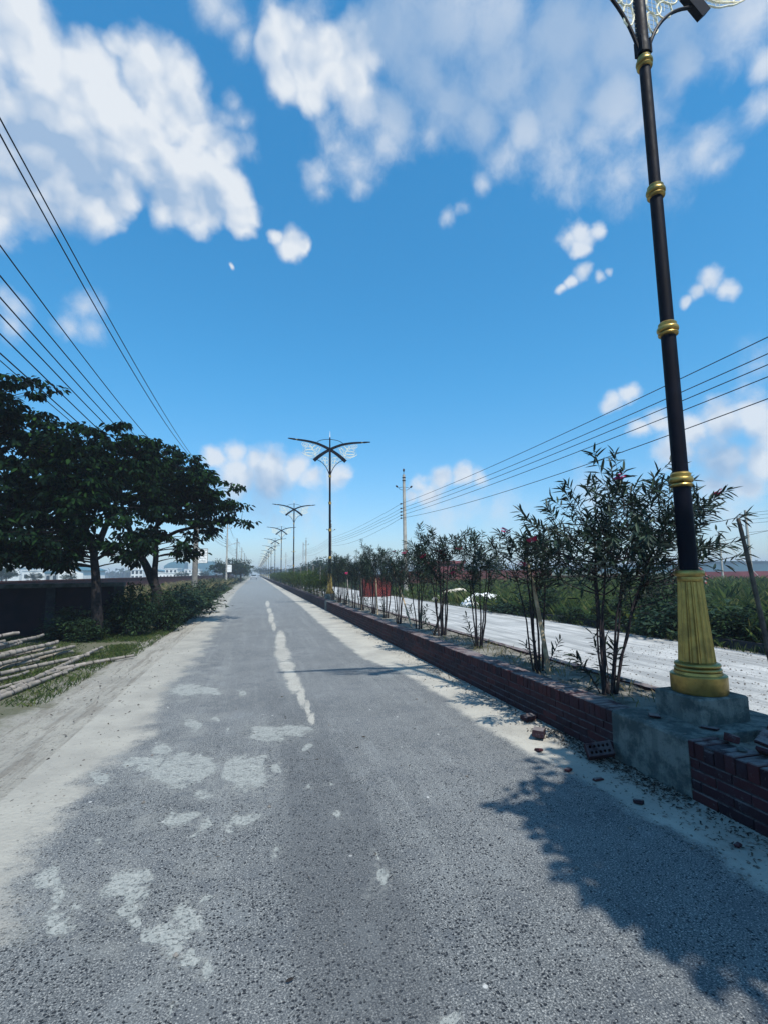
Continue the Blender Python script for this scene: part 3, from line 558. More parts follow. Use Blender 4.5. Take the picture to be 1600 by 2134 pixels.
def make_lamp():
    t = thing('street_lamp', '', 'street lamp', (3.53, 3.4, 0), 0, 'ornate lamps along the planted median')
    Z = 7.78
    mb = MB(); mb.box(-.235, .235, -.22, .22, .33, .60, bev=.012); ob('plinth', mb.mesh('plinth', M['concrete']), t)
    mb = MB(); z = .602
    mb.lathe([(.200, z), (.205, z+.01), (.205, z+.135), (.198, z+.142), (.176, z+.145), (.172, z+.165), (.158, z+.168)], 64)
    ring = []
    for c, r in ((z+.180, .150), (z+.215, .146)):
        ring += [(r+.022*math.cos(a), c+.018*math.sin(a)) for a in [(-PI/2)+PI*i/8 for i in range(9)]]
    mb.lathe([(.13, z+.16)]+ring+[(.13, z+.24)], 64)
    def fl(a, zz):
        f = (a/(2*PI)*14) % 1; k = (f-.5)/.42
        return 1-(.17*math.sqrt(max(0, 1-k*k)))
    mb.lathe([(.137, z+.23), (.134, z+.26), (.113, z+.56), (.094, z+.87), (.092, z+.895)], 14*12, mod=fl)
    mb.lathe([(.085, z+.89), (.094, z+.895), (.097, z+.912), (.094, z+.928), (.106, z+.932), (.112, z+.945), (.112, z+.97), (.106, z+.98), (.076, z+.985)], 48)
    ob('pedestal', mb.mesh('pedestal', M['gold'], True), t)
    mb = MB(); zb = z+.98
    mb.lathe([(.071, zb), (.068, 2.36), (.062, 2.361), (.06, 3.73), (.056, 3.731), (.054, 5.08), (.05, 5.081), (.049, 6.44), (.048, 6.5)], 32)
    mb.lathe([(.062, 6.52), (.062, 6.62), (.055, 6.66), (.052, 7.75), (.036, 7.8), (.034, Z+.62), (.024, Z+.66)], 24)
    for s in (-1, 1): mb.box(s*.05-.008, s*.05+.008, -.05, .05, 6.52, 6.68)
    ob('pole', mb.mesh('pole', M['black'], True), t)
    for k, (zc, r) in enumerate(((2.36, .083), (3.73, .078), (5.08, .072), (6.44, .064))):
        mb = MB(); pr = [(r-.02, zc-.07), (r, zc-.062), (r+.006, zc-.05), (r, zc-.038), (r-.012, zc-.034)]
        pr += [(r+.012*math.cos(a), zc-.005+.022*math.sin(a)) for a in [(-PI/2)+PI*i/6 for i in range(7)]]
        pr += [(r-.006, zc+.02), (r-.002, zc+.045), (r-.014, zc+.06), (r-.026, zc+.064)]
        mb.lathe(pr, 32); ob('collar', mb.mesh('collar', M['gold'], True), t)
    for s in (-1, 1):
        mb = MB(); pts = arc((-s*.80, 0, Z-.57), (-s*.18, 0, Z+.02), (s*.62, 0, Z+.30), 12)+arc((s*.62, 0, Z+.30), (s*1.1, 0, Z+.43), (s*1.62, 0, Z+.46), 6)[1:]
        hh = [.17-.09*i/(len(pts)-1) for i in range(len(pts))]
        sqtube(mb, [q+Vector((0, .002*s, 0)) for q in pts], .07+.004*s, hh); a = ob('arm', mb.mesh('arm', M['black']), t)
        mb = MB(); q = pts[-1]; d = Vector((s*.48, 0, .055))
        mb.tube([q, q+d*.25, q+d*.3, q+d*.42, q+d*.9, q+d*1.0], [.03, .036, .05, .045, .028, .005], 10)
        lu = ob('luminaire', mb.mesh('luminaire', M['black'], True), t)
        mb = MB(); mb.tube([q-d*.03, q+d*.05, q+d*.12], [.03, .046, .034], 12); ob('luminaire_ring', mb.mesh('ring', M['gold'], True), lu)
        mb = MB(); mb.tube(arc((s*.045, 0, Z-1.24), (s*.22, 0, Z-.62), (s*.74, 0, Z-.50), 14), .017, 8); ob('bracket', mb.mesh('bracket', M['black'], True), t)
    mb = MB(); mb.tube([(.68*math.cos(a), 0, Z+.30+.25*math.sin(a)) for a in [PI*i/20 for i in range(21)]], .014, 6); ob('hoop', mb.mesh('hoop', M['black'], True), t)
    mb = MB(); mb.tube([(0, 0, Z+.66), (0, 0, Z+.72), (0, 0, Z+.98)], [.026, .02, .006], 8); ob('finial', mb.mesh('finial', M['white'], True), t)
    def loop(mb, cx, cz, rx, rz, rot=0, n=22, a0=0, a1=2*PI, r=.009):
        pts = []
        for i in range(n+1):
            a = a0+(a1-a0)*i/n; u, v = rx*math.cos(a), rz*math.sin(a)
            pts.append((cx+u*math.cos(rot)-v*math.sin(rot), .0, cz+u*math.sin(rot)+v*math.cos(rot)))
        mb.tube(wob(pts, .004), r, 5)
    def net(mb, poly, step=.05):
        """fine wire mesh clipped to a convex outline"""
        def clip(v, axis):
            xs = []
            for i in range(len(poly)):
                a, b = poly[i], poly[(i+1) % len(poly)]
                if (a[axis]-v)*(b[axis]-v) < 0: tt = (v-a[axis])/(b[axis]-a[axis]); xs.append(a[1-axis]+tt*(b[1-axis]-a[1-axis]))
            return sorted(xs)
        for axis in (0, 1):
            lo, hi = min(q[axis] for q in poly), max(q[axis] for q in poly); v = lo+step/2
            while v < hi:
                xs = clip(v, axis)
                if len(xs) >= 2:
                    A = (v, .0+.003*axis, xs[0]) if axis == 0 else (xs[0], .003, v); B = (v, 0., xs[-1]) if axis == 0 else (xs[-1], .003, v)
                    mb.tube([A, B], .0023, 3, False)
                v += step
    for s in (-1, 1):
        mb = MB()
        loop(mb, s*1.26, Z+.23, .15, .10, s*.3); loop(mb, s*1.25, Z+.23, .075, .05, s*.3)
        for (cx, cz, rx, rz, ro) in ((1.05, .05, .20, .075, -.15), (1.02, -.12, .26, .085, -.05), (.98, -.27, .26, .08, .15), (.72, .12, .09, .22, .9), (.86, .2, .2, .08, -.5), (.62, -.1, .08, .2, .3)):
            loop(mb, s*cx, Z+cz, rx, rz, s*ro)
        mb.tube(wob(arc((s*.45, 0, Z+.12), (s*.8, 0, Z-.55), (s*1.38, 0, Z-.20), 14)), .010, 5)
        mb.tube(wob(arc((s*.72, 0, Z-.42), (s*.8, 0, Z+.1), (s*1.12, 0, Z+.3), 12)), .009, 5)
        mb.tube(wob(arc((s*.7, 0, Z-.42), (s*1.0, 0, Z-.5), (s*1.40, 0, Z-.18), 12)), .009, 5)
        net(mb, [(s*.3, Z+.08), (s*.75, Z+.28), (s*1.35, Z+.34), (s*1.38, Z-.15), (s*1.0, Z-.40), (s*.62, Z-.36)][::s], .05)
        ob('ornament_panel', mb.mesh('orn', M['ornament']), t)
    mb = MB()
    for s in (-1, 1):
        for (cx, cz, rx, rz, ro) in ((.20, -.48, .12, .09, .3), (.34, -.47, .13, .10, -.2), (.17, -.66, .09, .10, .2), (.30, -.66, .11, .08, .9), (.14, -.86, .06, .12, .1)):
            loop(mb, s*cx, Z+cz, rx, rz, s*ro)
    net(mb, [(-.05, Z-.1), (.05, Z-.1), (.52, Z-.47), (.25, Z-.72), (.07, Z-1.1), (-.07, Z-1.1), (-.25, Z-.72), (-.52, Z-.47)], .05)
    ob('ornament_panel', mb.mesh('orn', M['ornament']), t)
    return t
lamp = make_lamp()
llab = ['nearest black street lamp on fluted gold pedestal, leaning up out of the frame', 'first complete butterfly-armed street lamp, tallest in the row beyond the bushes', 'second butterfly-armed lamp, just left of the tallest complete one', 'third butterfly-armed lamp in the receding row', 'fourth butterfly-armed lamp in the receding row', 'fifth butterfly-armed lamp in the receding row']
for i, y in enumerate(LY):
    o = lamp if i == 0 else copy_tree(lamp)
    o.location = (3.53, y, 0); o['label'] = llab[i] if i < len(llab) else '%s butterfly-armed lamp in the receding row, already tiny' % ORD[i-1] if i < 11 else 'tiny far butterfly-armed street lamp near the vanishing point'
    if i: o.rotation_euler[2] = random.Random(i).uniform(-.03, .03)
# ------------------------------------------------------------------ oleanders
def oleander(seed, H, R, zc, nst, ntw, leafL=.13, per=17, cx=0., lean=(0, 0), leafmat_=None, suckers=2):
    """multi-stemmed shrub: bare stems, forking twigs, whorls of lance leaves; returns stem mesh, leaf mesh, twig tips"""
    r = random.Random(seed); rs = np.random.RandomState(seed); mb = MB(); P = []; D = []; LL = []; tips = []
    stems = []
    pool = []
    for k in range(nst):
        a = 2*PI*k/nst+r.uniform(-.4, .4); b0 = Vector((.07*math.cos(a), .05*math.sin(a), -.04)); top = zc+(H-zc)*r.uniform(.15, .55); sp = R*r.uniform(.12, .48)
        fk = Vector((sp*math.cos(a)+cx*.6, sp*math.sin(a)*.8, top)); md = Vector((b0.x+(fk.x-b0.x)*.22+r.uniform(-.03, .03), b0.y+(fk.y-b0.y)*.22+r.uniform(-.03, .03), top*.5))
        rr = r.uniform(.011, .019)*(H/2)**.5; pts = arc(b0, md, fk, 8); pts = [q+Vector((mnoise.noise(q*3+Vector((k*3.1, 0, 0))), mnoise.noise(q*3+Vector((0, k*3.1, 5))), 0))*.025 for q in pts]
        mb.tube(pts, [rr*(1-.55*i/8) for i in range(9)], 7)
        for i in range(4, 9): pool.append((pts[i], rr*(1-.55*i/8)))
    mid = (zc+H)/2; rz = (H-zc)/2
    def twig(tip, d, n, L=.34):
        d = d.normalized()
        for i in range(n):
            f = ((i//3)/max(1, n//3))**.6; q = tip-d*L*(1-f); a = i*2.094+r.uniform(-.4, .4)+(i//3)*.5
            o = d.orthogonal().normalized(); o2 = d.cross(o); rad = o*math.cos(a)+o2*math.sin(a)
            k = .55+.75*(1-f); P.append(q); D.append(d*1.0+rad*k+Vector((0, 0, -.25+r.uniform(-.5, .2)))); LL.append(leafL*r.uniform(.6, 1.15))
    for i in range(ntw):
        u = unit(rs.normal(size=3)); q = rs.rand()**.45
        tp = Vector((u[0]*q*R+cx, u[1]*q*R*.85, mid+u[2]*q*rz*1.0)); tp.x += lean[0]*(tp.z-zc)/rz; tp.y += lean[1]*(tp.z-zc)/rz
        s0, rr = min(pool, key=lambda q: (q[0]-tp).length+max(0, q[0].z-tp.z+.15)*2.5+r.uniform(0, .35)); rr = min(rr*.7, .008*(H/2)**.5)
        c = s0+(tp-s0)*.5+Vector(((tp.x-s0.x)*.12, (tp.y-s0.y)*.12, -.10*(tp-s0).length)); pts = arc(s0, c, tp, 5)
        mb.tube(pts, [rr*(1-.75*k/5)+.0012 for k in range(6)], 5, False)
        d = (pts[-1]-pts[-3]).normalized()*.8+Vector((0, 0, .22)); twig(tp, d, per, .34*(leafL/.13)); tips.append((tp, d))
        if r.random() < .6:
            t2 = tp+Vector((r.uniform(-.2, .2), r.uniform(-.2, .2), r.uniform(-.02, .2)))*(R/.6); mb.tube([pts[2], t2], [rr*.5, .0015], 4, False); twig(t2, (t2-pts[2]), per-3, .26*(leafL/.13))
    for k in range(suckers):
        a = r.uniform(0, 2*PI); b0 = Vector((.1*math.cos(a), .08*math.sin(a), 0)); tp = b0+Vector((.22*math.cos(a), .2*math.sin(a), r.uniform(.3, .6)))
        mb.tube([b0, (b0+tp)/2+Vector((0, 0, .03)), tp], [.006, .005, .002], 5); twig(tp, tp-b0, 16, .35)
    P = np.array([tuple(q) for q in P]); D = np.array([tuple(q) for q in D]); N = np.cross(np.cross(D, [0, 0, 1.])+rs.normal(size=D.shape)*.25, D)
    V, F = leaves(P, D, N, np.array(LL), np.array(LL)*.165+.003, .1, .16)
    return mb.mesh('stems', M['stem'], True), npmesh('foliage', V, F, leafmat_ or M['leaf_ole']), tips
def flower_mesh(seed=0):
    r = random.Random(seed); P = []; D = []
    for k in range(16):
        c = Vector((r.uniform(-.045, .045), r.uniform(-.045, .045), r.uniform(-.03, .03)))
        for j in range(5):
            a = 2*PI*j/5; P.append(tuple(c)); D.append((math.cos(a), math.sin(a), r.uniform(-.1, .7)))
    P, D = np.array(P), np.array(D); N = np.tile([0, 0, 1.], (len(P), 1)); V, F = leaves(P, D, N, np.full(len(P), .024), np.full(len(P), .019))
    return npmesh('flower', V, F, M['flower'])
FLW = flower_mesh()
def place_bush(name, parts, loc, rz, sc, label, group, flowers=0, cat='oleander bush', rnds=0):
    t = thing(name, label, cat, loc, rz, group); t.scale = sc
    ob('stems', parts[0], t); ob('foliage', parts[1], t); r = random.Random(rnds)
    for k in range(flowers):
        tp, d = parts[2][r.randrange(len(parts[2]))]
        f = ob('flower', FLW, t); f.location = tp+d.normalized()*.03; f.rotation_euler = (r.uniform(-.6, .6), r.uniform(-.6, .6), r.uniform(0, 6))
    return t
near = oleander(11, 2.30, 1.25, 1.0, 7, 135, .138, 21, cx=.30, lean=(.12, 0), suckers=6)
# long side branch reaching past the lamp, as a part of the nearest bush
t0 = place_bush('oleander_bush', near, (3.50, 4.45, .35), 0, (1, 1, 1), 'large nearest oleander bush with bare lower stems, right behind the gold lamp pedestal', 'oleander bushes planted in the median', 3, rnds=3)
var = [oleander(20+k, 1.9+.12*k, .58+.03*k, .98, 5+k % 3, 42+k*4, .125, 20, suckers=3) for k in range(4)]
G = 'oleander bushes planted in the median'
blist = [(3.42, 5.65, 1.0, 1.02, 2, 'oleander bush with a pale stake among its stems, second nearest'),
         (3.58, 7.70, 1.0, .98, 2, 'oleander bush with leafy suckers at its foot and a pink flower cluster, third nearest'),
         (3.55, 9.30, 1.22, 1.03, 4, 'tall full oleander bush with several pink flowers, beside a dark leaning stake'),
         (3.50, 10.55, .9, .96, 2, 'slender oleander bush between the flowering one and the long pale leaning stake'),
         (3.42, 11.8, .95, .94, 1, 'oleander bush crossed by the long pale leaning stake'),
         (3.50, 13.4, 1.0, .98, 1, 'oleander bush just left of the long leaning stake'),
         (3.52, 14.9, .9, .97, 0, 'oleander bush in front of the round red brick stack'),
         (3.45, 16.4, 1.0, .98, 1, 'oleander bush next to the broad pale upright stake'),
         (3.50, 17.9, .9, .95, 0, 'oleander bush two to the left of the red brick stack'),
         (3.46, 19.6, 1.0, .96, 0, 'oleander bush near the foot of the first complete lamp, on its right'),
         (3.52, 21.2, .95, .98, 0, 'dark oleander bush touching the first complete lamp'),
         (3.45, 22.8, .95, .93, 0, 'last dark oleander bush before the bright hedge shrubs')]
for i, (x, y, w, h, nf, lb) in enumerate(blist):
    place_bush('oleander_bush', var[i % 4], (x, y, .33), i*1.7, (w, w, h), lb, G, nf, rnds=i)
yv = [oleander(40+k, 1.5, .52, .35, 6, 60, .14, 13, suckers=2, leafmat_=M['leaf_bright']) for k in range(2)]
r = random.Random(9); y = 25.8; i = 0
while y < 120:
    lb = ('%s yellow-green median shrub past the first complete lamp' % ORD[i]) if i < 6 else 'yellow-green hedge shrub in the far part of the median'
    s = r.uniform(.85, 1.12)
    place_bush('hedge_shrub', yv[i % 2], (3.5+r.uniform(-.1, .1), y, .3), r.uniform(0, 6), (s*1.05, s*1.3, s*1.0), lb, 'yellow-green hedge shrubs in the median', 0, 'shrub')
    y += 1.5+y*.012; i += 1
# stakes
def stake(p0, p1, r0, m, label, bent=0., cat='stake', nodes=False):
    mb = MB(); p0, p1 = Vector(p0), Vector(p1); L = (p1-p0).length; n = 14 if nodes else 6; pts = []; rr = []
    for i in range(n+1):
        t = i/n; q = p0.lerp(p1, t)+Vector((bent*math.sin(PI*t), bent*.5*math.sin(PI*t*1.4), 0)); pts.append(q); rr.append(r0*(1-.35*t)*(1.14 if nodes and i % 2 else 1))
    mb.tube(pts, rr, 9); return tag(ob('stake', mb.mesh('stake', m, True)), label, cat)
stake((3.92, 3.02, .33), (3.98, 3.30, 2.02), .022, M['stakedark'], 'dark bamboo stake at the right edge of the picture beside the lamp', .02, nodes=True)
stake((3.47, 5.48, .33), (3.30, 5.60, 1.75), .030, M['stakewood'], 'pale crooked wooden stake standing in the second nearest oleander', .03)
stake((3.52, 11.15, .33), (3.42, 12.5, 1.84), .022, M['stakewood'], 'long pale stake leaning to the left between two oleanders', .02)
stake((3.48, 9.55, .33), (3.72, 9.35, 1.25), .026, M['stakedark'], 'short dark stake leaning to the right at the tall flowering oleander')
stake((3.52, 14.4, .33), (3.50, 14.5, 1.42), .024, M['stakewood'], 'pale upright stake in front of the red brick stack')
stake((3.50, 16.65, .33), (3.50, 16.65, 1.42), .035, M['stakewood'], 'broad pale upright stake left of the red brick stack')
stake((3.52, 19.0, .33), (3.45, 19.1, 1.62), .022, M['bamboo'], 'thin pale stake just right of the first complete lamp')
for k, y in enumerate((27, 30.5, 34, 39, 46)): stake((3.4, y, .33), (3.42, y, 2.0+.05*k), .03, M['bamboo'], 'thin pale %s stake among the yellow-green hedge shrubs' % ORD[k])

# ------------------------------------------------------------------ broadleaf trees
def crown(seed, ells, nclump, per, L, Wd, flat=.4, cr=.34, m=None, droop=.3, shell=.5, irr=.75):
    rs = np.random.RandomState(seed); w = np.array([e[3]*e[4]*e[5] for e in ells])**.8; w = w/w.sum(); C = []
    for k in range(nclump):
        e = ells[rs.choice(len(ells), p=w)]; u = unit(rs.normal(size=3)); q = (shell+(1-shell)*rs.rand() if rs.rand() < .78 else rs.rand())*(1+irr*mnoise.noise(Vector((u[0]*2.2+seed*3+e[0], u[1]*2.2, u[2]*2.2))))
        C.append((e[0]+u[0]*q*e[3], e[1]+u[1]*q*e[4], e[2]+u[2]*q*e[5]))
    C = np.array(C); n = nclump*per; cc = np.repeat(C, per, 0); cs = np.repeat(rs.uniform(.6, 1.25, nclump), per)[:, None]
    o = unit(rs.normal(size=(n, 3)))*rs.rand(n, 1)**.5; o = o*np.array([cr, cr, cr*flat])*cs
    P = cc+o; D = o*np.array([1, 1, .3])/cr+rs.normal(size=(n, 3))*np.array([.45, .45, .22])+np.array([0, 0, -droop])
    N = np.tile([0, 0, 1.], (n, 1))+rs.normal(size=(n, 3))*.45; s = rs.uniform(.6, 1.2, n)
    V, F = leaves(P, D, N, L*s, Wd*s, .1, .2); return C, npmesh('crown', V, F, m or M['leaf_tree'])
def limb_tree(name, label, cat, limbs, cr, group=None, twigr=.022, bark=None, thin=1):
    """limbs: list of (points, radii) in world space; twigs run from the nearest limb point to each leaf clump"""
    C, me = cr; mb = MB(); base = Vector(limbs[0][0][0]); pool = []
    for pts, rad in limbs:
        pts = [Vector(q) for q in pts]; fine = []; fr = []
        for i in range(len(pts)-1):
            for k in range(5): t = k/5; fine.append(pts[i].lerp(pts[i+1], t)); fr.append(rad[i]*(1-t)+rad[i+1]*t)
        fine.append(pts[-1]); fr.append(rad[-1])
        sm = [fine[0]]+[(fine[i-1]+fine[i]*2+fine[i+1])/4 for i in range(1, len(fine)-1)]+[fine[-1]]
        sm = [q+Vector((mnoise.noise(q*1.7), mnoise.noise(q*1.7+Vector((5, 0, 0))), 0))*.05 for q in sm]
        mb.tube([q-base for q in sm], fr, 10); pool += list(zip(sm, fr))
    pool = [q for q in pool if q[0].z > base.z+.9]
    PA = np.array([tuple(q[0]) for q in pool])
    for j, c in enumerate(C[::thin]):
        d = np.linalg.norm(PA-c, axis=1)+np.maximum(0, PA[:, 2]-c[2])*1.5; k = int(d.argmin()); s0 = pool[k][0]; cv = Vector(c)
        mid = s0.lerp(cv, .5)+Vector((0, 0, .10*(cv-s0).length))
        rr = min(pool[k][1]*.6, twigr)
        mb.tube([q-base for q in arc(s0, mid, cv, 4)], [rr, rr*.8, rr*.55, rr*.35, rr*.15], 5, False)
    t = thing(name, label, cat, tuple(base), 0, group); ob('trunk', mb.mesh('trunk', bark or M['bark'], True), t)
    co = ob('crown', me, t); co.location = -base; return t
# near-left tree in front of the dark wall
E1 = [(-4.9, 14, 4.75, 1.5, 1.7, .95), (-3.6, 14.2, 4.75, 1.1, 1.4, .72), (-5.5, 13.8, 3.1, 1.3, 1.5, .95), (-4.1, 13.6, 3.35, 1.0, 1.3, .85), (-4.6, 14, 3.9, 1.6, 1.6, .9), (-5.6, 14, 5.2, .7, 1.0, .6), (-3.2, 14.2, 2.45, .75, .9, .4), (-4.9, 13.7, 2.45, .9, 1.2, .5), (-6.1, 13.6, 2.35, .9, 1.1, .5), (-4.3, 13.8, 2.5, .5, .8, .5), (-5.6, 13.6, 2.05, 1.0, 1.1, .4), (-4.6, 13.7, 2.1, .6, .9, .4), (-3.3, 14, 2.2, .5, .7, .4)]
c1 = crown(1, E1, 500, 30, .19, .085, .30, .30, droop=.45)
limb_tree('leafy_tree', 'left roadside tree with straight trunk right in front of the dark wall', 'tree', [
    ([(-3.82, 14.0, -.05), (-3.84, 14.0, .9), (-3.92, 14.0, 1.7), (-4.0, 14.0, 2.3)], [.15, .115, .10, .085]),
    ([(-4.0, 14, 2.25), (-4.3, 13.9, 3.0), (-4.7, 13.8, 4.0), (-4.9, 13.9, 5.0)], [.095, .08, .055, .03]),
    ([(-4.0, 14, 2.3), (-3.7, 14.1, 3.0), (-3.5, 14.2, 3.9), (-3.2, 14.3, 4.8)], [.085, .07, .05, .025]),
    ([(-4.1, 14, 2.5), (-4.9, 13.8, 3.0), (-5.6, 13.7, 3.2), (-6.2, 13.7, 3.6)], [.07, .055, .04, .02]),
    ([(-3.95, 14, 2.0), (-3.5, 13.9, 2.3), (-3.0, 13.9, 2.5)], [.045, .03, .015])], c1, 'shade trees on the left verge')
E2 = [(-2.3, 17, 4.75, 1.25, 1.5, .85), (-1.45, 17, 4.1, 1.0, 1.3, .62), (-.85, 17, 3.45, .62, 1.0, .28), (-2.7, 17, 3.9, 1.3, 1.4, .8), (-1.75, 17, 3.2, .7, 1.0, .45), (-2.15, 16.9, 2.45, .5, .7, .5), (-3.3, 16.8, 2.9, .8, .8, .5), (-3.4, 17, 5.5, .9, 1.2, .6), (-4.0, 17, 4.6, 1.2, 1.4, .9)]
c2 = crown(2, E2, 400, 30, .19, .085, .30, .30, droop=.45)
limb_tree('leafy_tree', 'leaning forked tree whose crown overhangs the left edge of the road', 'tree', [
    ([(-2.75, 16.6, -.05), (-2.82, 16.7, .6), (-3.0, 16.8, 1.2), (-3.25, 16.9, 1.75), (-3.7, 17, 2.5), (-4.1, 17, 3.6), (-4.2, 17, 4.8)], [.21, .17, .14, .12, .10, .06, .03]),
    ([(-3.02, 16.8, 1.25), (-3.08, 16.9, 2.0), (-3.1, 17, 2.9), (-2.9, 17, 4.0), (-2.5, 17, 5.0)], [.10, .085, .07, .05, .025]),
    ([(-3.1, 17, 2.6), (-2.5, 17, 3.0), (-1.8, 17, 3.2), (-1.0, 17, 3.35), (-.5, 17, 3.4)], [.07, .055, .045, .03, .014]),
    ([(-3.0, 17, 3.2), (-2.3, 17, 3.9), (-1.6, 17, 4.3)], [.05, .035, .018])], c2, 'shade trees on the left verge')
E3 = [(-6.5, 13.4, 5.75, 1.5, 1.5, .85), (-6.3, 13.4, 5.0, 1.1, 1.3, .8), (-8.0, 13.2, 5.2, 1.6, 1.6, 1.2), (-7.0, 13.2, 4.3, 1.4, 1.4, .9), (-7.2, 13.2, 3.0, 1.5, 1.4, .95), (-8.6, 13, 3.8, 1.4, 1.4, 1.2), (-6.3, 13.4, 2.4, .8, 1.0, .45)]
c3 = crown(3, E3, 460, 30, .19, .085, .30, .30, droop=.45)
limb_tree('leafy_tree', 'tallest tree crown cut off by the left edge of the picture', 'tree', [
    ([(-8.4, 13.0, -.05), (-8.3, 13.0, 1.2), (-8.1, 13.0, 2.2)], [.2, .16, .14]),
    ([(-8.1, 13, 2.1), (-7.6, 13.1, 3.2), (-7.1, 13.2, 4.3), (-6.7, 13.3, 5.4)], [.11, .09, .06, .03]),
    ([(-8.1, 13, 2.2), (-8.4, 13.0, 3.5), (-8.5, 13, 5.2)], [.1, .07, .03]), ([(-8.0, 13, 2.4), (-7.2, 13.1, 2.9), (-6.4, 13.3, 2.8)], [.06, .045, .02])], c3, 'shade trees on the left verge')
# tree standing behind the camera to the right: its shade lies on the near road
E4 = [(3.2, -.35, 4.9, .66, .8, .5), (2.82, -.15, 5.1, .38, .4, .3), (2.85, -.85, 5.0, .5, .55, .4), (3.9, .1, 5.2, .9, .9, .6), (2.56, 1.02, 5.1, .12, .08, .08), (4.3, .8, 5.2, .7, .6, .5), (3.3, -1.5, 4.8, .7, .5, .4)]
c4 = crown(4, E4, 270, 40, .18, .09, .45, .28, irr=.35)
limb_tree('leafy_tree', 'median tree just outside the right edge whose shade falls on the near asphalt', 'tree', [
    ([(3.5, -.6, .3), (3.55, -.4, 1.8), (3.5, -.1, 3.2), (3.4, .1, 4.6)], [.12, .10, .08, .03]), ([(3.5, -.1, 3.2), (3.9, .6, 4.4), (4.1, 1.2, 5.4)], [.06, .04, .02]),
    ([(3.5, -.1, 3.2), (3.0, -.1, 4.2), (2.6, .2, 5.0)], [.05, .035, .015])], c4)

# ------------------------------------------------------------------ shrubs and weeds on both verges
def shrub_mesh(seed, rx, ry, h, nclump, per, L, Wd, m, cr=.2):
    e = [(0, 0, h*.45, rx, ry, h*.5), (rx*.3, -ry*.2, h*.3, rx*.8, ry*.8, h*.32), (-rx*.4, 0, h*.25, rx*.6, ry*.8, h*.28)]
    C, me = crown(seed, e, nclump, per, L, Wd, .8, cr, m, .05); mb = MB(); r = random.Random(seed)
    for c in C[::3]:
        b = Vector((c[0]*.25, c[1]*.25, -.05)); cv = Vector(c); mb.tube(arc(b, Vector((c[0]*.5, c[1]*.5, c[2]*.75)), cv, 4), [.010, .008, .006, .004, .002], 4, False)
    return mb.mesh('stems', M['stem']), me
def shrub(parts, loc, rz, sc, label, group=None, name='shrub', cat='shrub'):
    t = thing(name, label, cat, loc, rz, group); t.scale = sc; ob('stems', parts[0], t); ob('foliage', parts[1], t); return t
SA = shrub_mesh(51, .55, .5, 1.15, 110, 22, .085, .05, M['leaf_shrub'], .17)
SB = shrub_mesh(52, .6, .6, 1.3, 120, 22, .10, .05, M['leaf_shrub'], .19)
SC_ = shrub_mesh(53, .8, .8, 1.2, 110, 20, .15, .05, M['leaf_far'], .26)
for p in [((-4.55, 14.25), 0, (1.15, 1, .85), SA, 'rounded shrub before the dark wall, behind the tips of the bamboo poles'),
          ((-3.95, 13.75), 1, (.7, .7, .55), SA, 'small low shrub at the foot of the straight tree trunk'),
          ((-3.05, 14.7), 2, (.8, .8, 1.15), SB, 'upright shrub between the two roadside trunks'),
          ((-3.5, 15.2), 4, (.8, .8, 1.05), SB, 'dark shrub at the end of the dark wall'),
          ((-2.55, 15.9), 3, (.7, .9, .95), SB, 'shrub at the foot of the leaning forked tree'),
          ((-2.7, 17.8), 3.3, (.85, 1.3, .95), SC_, 'dark shrub just beyond the leaning forked tree')]:
    shrub(p[3], (p[0][0], p[0][1], 0), p[1], p[2], p[4])
vl = ['first green bush along the left shoulder beyond the forked tree', 'second green bush along the left shoulder beyond the forked tree', 'third green bush along the left shoulder', 'green bush before the nearest left utility pole', 'green bush at the foot of the nearest left utility pole', 'green bush just past the nearest left utility pole', 'low green bush halfway between the first two left poles']
for k, (x, y) in enumerate([(-2.9, 20.0), (-3.0, 22.6), (-3.2, 25.4), (-3.4, 29.0), (-3.6, 33.5), (-3.9, 39), (-3.9, 47), (-4.2, 56), (-4.4, 68), (-4.5, 82), (-4.5, 98), (-4.2, 117)]):
    s = 1+.012*y*.3; shrub(SC_, (x, y, 0), k*1.3, (1.1*s, 1.8*s, (1.02 if k < 5 else 1.15)), vl[k] if k < len(vl) else '%s far green bush on the left verge beyond the street-light pole, counted from the nearest' % ORD[k-len(vl)], 'bushes on the left verge')
rl = ['leafy dark shrub at the right edge beyond the dusty carriageway', 'broad dark shrub behind the gold pedestal across the carriageway', 'bright green shrub left of the gold pedestal across the carriageway', 'low dark shrub on the far kerb between the two nearest oleanders', 'green shrub beyond the white tarpaulin mound', 'dark shrub left of the white tarpaulin mound', 'green shrub behind the red brick stack']
RS = [(9.75, 6.4, .8, .8, SA), (9.7, 12.0, .9, .7, SB), (9.8, 15.5, 1.0, .8, SB), (9.9, 17.6, 1.2, .6, SC_)]
for k, (x, y, s, h, pr) in enumerate(RS):
    shrub(pr, (x, y, -.03), k*1.7, (s, s*1.4, h), ['small dark bush at the far kerb near the right edge of the picture', 'dark bush at the far kerb seen between pedestal and nearest oleander', 'dark bush at the far kerb right of the second nearest oleander', 'low spreading bush at the far kerb beyond the second nearest oleander'][k], 'shrubs across the carriageway')
